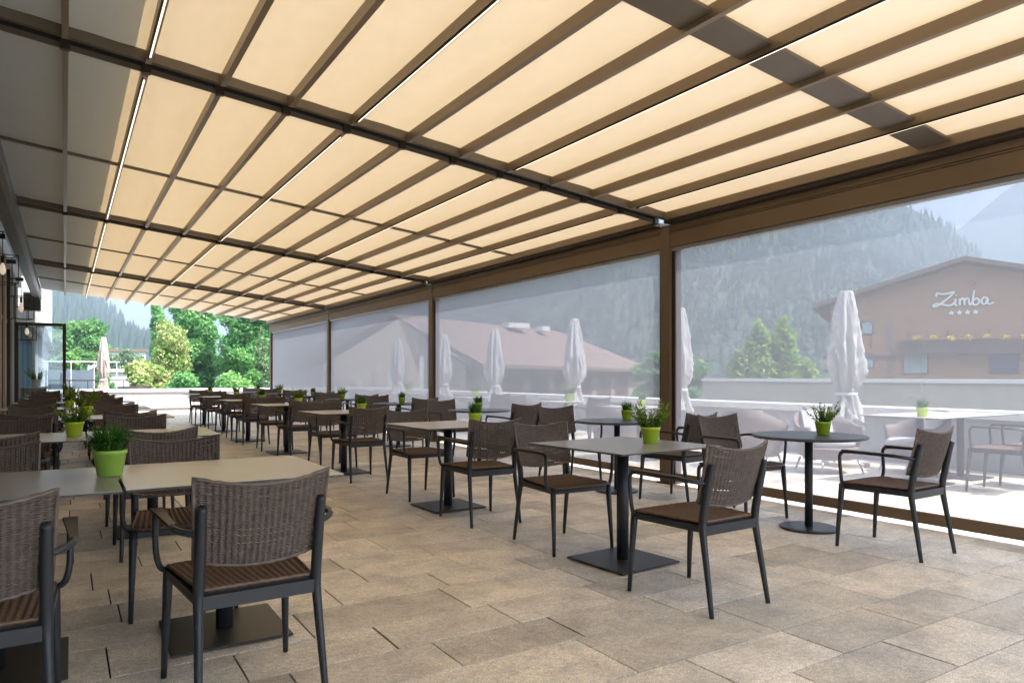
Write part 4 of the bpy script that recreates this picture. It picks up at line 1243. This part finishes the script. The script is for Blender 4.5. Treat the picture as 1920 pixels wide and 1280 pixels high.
# ------------------------------------------------------------------ outdoor furniture
def tub(x,y,rz,label):
    t = thing('tub_chair', label, 'chair', (x,y,0), rz, 'wicker tub chairs outside')
    b = MB(); n = 28; V = []; F = []
    lv = [(0.30,0.27,0.16),(0.35,0.31,0.30),(0.385,0.35,0.45),(0.41,0.375,0.58),(0.425,0.385,0.72)]
    for li,(rx,ry,z) in enumerate(lv):
        for k in range(n+1):
            a = R(-200)+R(220)*k/n + R(0)
            a = R(180)+ (R(-25)+R(230)*k/n)
            back_ = max(0, math.sin(-(a)))  # high at the back (-Y)
            zz = z if li < 2 else z*(0.82+0.22*back_) if li < 4 else 0.56+0.20*back_**1.2
            V.append((rx*math.cos(a), ry*math.sin(a), zz))
    m_ = n+1
    for li in range(len(lv)-1):
        for k in range(n): F.append((li*m_+k, li*m_+k+1, (li+1)*m_+k+1, (li+1)*m_+k))
    N0 = len(V)
    V2 = [(x_*0.90,y_*0.90,z_) for x_,y_,z_ in V]
    F2 = [tuple(N0+i for i in reversed(f)) for f in F]
    top_ = (len(lv)-1)*m_
    F3 = [(top_+k, top_+k+1, N0+top_+k+1, N0+top_+k) for k in range(n)]
    F3 += [(li*m_, (li+1)*m_, N0+(li+1)*m_, N0+li*m_) for li in range(len(lv)-1)] + [(li*m_+n, N0+li*m_+n, N0+(li+1)*m_+n, (li+1)*m_+n) for li in range(len(lv)-1)]
    b.add(V+V2, F+F2+F3)
    b.obj('shell', M['wicker_pale'], t, True)
    MB().lathe([(0.28,0.17),(0.33,0.20),(0.34,0.30),(0.30,0.32)],24).obj('seat', M['wicker_pale'], t)
    MB().lathe([(0.27,0.322),(0.30,0.34),(0.30,0.39),(0.26,0.41)],24).obj('cushion', M['cushion'], t, True)
    c2 = MB().hexa([(-0.2,-0.28,0.42),(0.2,-0.28,0.42),(0.2,-0.16,0.42),(-0.2,-0.16,0.42),(-0.2,-0.34,0.74),(0.2,-0.34,0.74),(0.2,-0.26,0.74),(-0.2,-0.26,0.74)]).obj('back_cushion', M['cushion'], t)
    for sx in (-1,1):
        for sy in (-1,1): MB().tube([(sx*0.24,sy*0.22,0.17),(sx*0.28,sy*0.27,0.0)],[0.014,0.010],8).obj('leg', M['strip'], t, True)
    return t
tub(7.55,6.15,R(-70),'pale wicker tub chair left of the nearest parasol, outside')
tub(8.75,4.75,R(60),'pale wicker tub chair with white cushions right of the nearest parasol')
tub(7.95,5.35,R(160),'pale wicker tub chair facing the camera beside the nearest parasol base')
tub(7.3,8.6,R(-80),'pale wicker tub chair outside behind the big post')
tub(7.4,11.0,R(-70),'pale wicker tub chair outside at the middle of the second screen')
tub(8.2,12.6,R(100),'pale wicker tub chair outside near the middle parasol')
tub(7.4,14.6,R(-60),'pale wicker tub chair outside at the left of the second screen')
tub(7.4,18.4,R(-60),'pale wicker tub chair outside behind the third screen')
og = 'dining furniture outside the screens'
place(sq0, 7.95, 4.25, 0, 'outdoor table behind the nearest screen, at the right edge', og)
place(sq0, 8.82, 4.25, 0, 'outdoor table behind the nearest screen, against the parapet', og)
place(sq0, 6.9, 7.6, 0, 'outdoor table behind the screen next to the big post', og)
place(sq0, 7.3, 9.9, 0, 'outdoor table behind the right part of the second screen', og)
place(sq0, 7.2, 12.9, 0, 'outdoor table behind the left part of the second screen', og)
place(sq0, 7.2, 16.3, 0, 'outdoor table behind the third screen', og)
chair(8.05,3.45,0.1,'woven armchair outside, seen through the nearest screen at the right edge', og)
chair(8.7,3.4,-0.1,'woven armchair outside against the parapet, at the right edge', og)
chair(7.0,10.6,math.pi+0.3,'woven armchair outside on the far side of the table behind the second screen', og)
chair(7.3,9.25,0.0,'woven armchair outside on the near side of the table behind the second screen', og)
chair(7.2,12.2,0.1,'woven armchair outside behind the left part of the second screen', og)
pg = 'potted plants outside'
plant(7.72,4.1,0.742,'grass',0,'lime pot with a tuft on the outdoor table at the right edge',1.0,0,False,None,pg)
plant(6.95,7.6,0.742,'grass',1,'lime pot on the outdoor table next to the big post',1.0,0,False,None,pg)
plant(7.3,9.8,0.742,'sprig',0,'lime pot on the outdoor table at the right of the second screen',1.3,0,False,None,pg)
plant(7.2,12.9,0.742,'sprig',1,'lime pot on the outdoor table at the left of the second screen',1.3,0,False,None,pg)
plant(7.2,16.3,0.742,'sprig',2,'lime pot on the outdoor table behind the third screen',1.3,0,False,None,pg)
# beyond the end parapet
rl = thing('terrace_railing', 'thin grey railing beyond the end parapet on the left', 'railing')
MB().tube([(-0.5,30.5,1.02),(1.9,30.5,1.02),(2.2,30.5,0.95),(2.45,30.5,0.55)],0.022,8).obj('rail', M['bronze_dark'], rl, True)
MB().tube([(-0.5,30.5,0.62),(2.3,30.5,0.62)],0.012,6).obj('rail', M['bronze_dark'], rl)
for k in range(5): MB().tube([(-0.45+k*0.58,30.5,0),(-0.45+k*0.58,30.5,1.01)],0.014,6,up=(1,0,0)).obj('post', M['bronze_dark'], rl)
rl = thing('balustrade', 'white balustrade in front of the slate-blue wall', 'railing')
MB().tube([(-0.9,33.5,1.75),(1.9,33.5,1.75)],0.025,8).obj('rail', M['cap'], rl)
for k in range(4): MB().tube([(-0.6+k*0.8,33.5,0),(-0.6+k*0.8,33.5,1.74)],0.016,6,up=(1,0,0)).obj('post', M['cap'], rl)
chair(2.0,28.6,0.4,'woven chair outside beside the beige parasol', 'chairs beyond the end parapet')
chair(2.35,29.3,2.4,'woven chair outside right of the beige parasol', 'chairs beyond the end parapet')

# ------------------------------------------------------------------ haze
hz = MB().box(-1500,1700,-700,1800,-5.6,330).obj('haze', None)
hm = bpy.data.materials.new('haze'); hm.use_nodes = True
nt = hm.node_tree; nt.nodes.clear()
pv = nt.nodes.new('ShaderNodeVolumePrincipled'); pv.inputs['Color'].default_value = (0.62,0.78,1.0,1)
pv.inputs['Density'].default_value = 0.0019; pv.inputs['Anisotropy'].default_value = 0.2
mo = nt.nodes.new('ShaderNodeOutputMaterial'); nt.links.new(pv.outputs[0], mo.inputs['Volume'])
hz.data.materials.append(hm); tag(hz, kind='stuff')
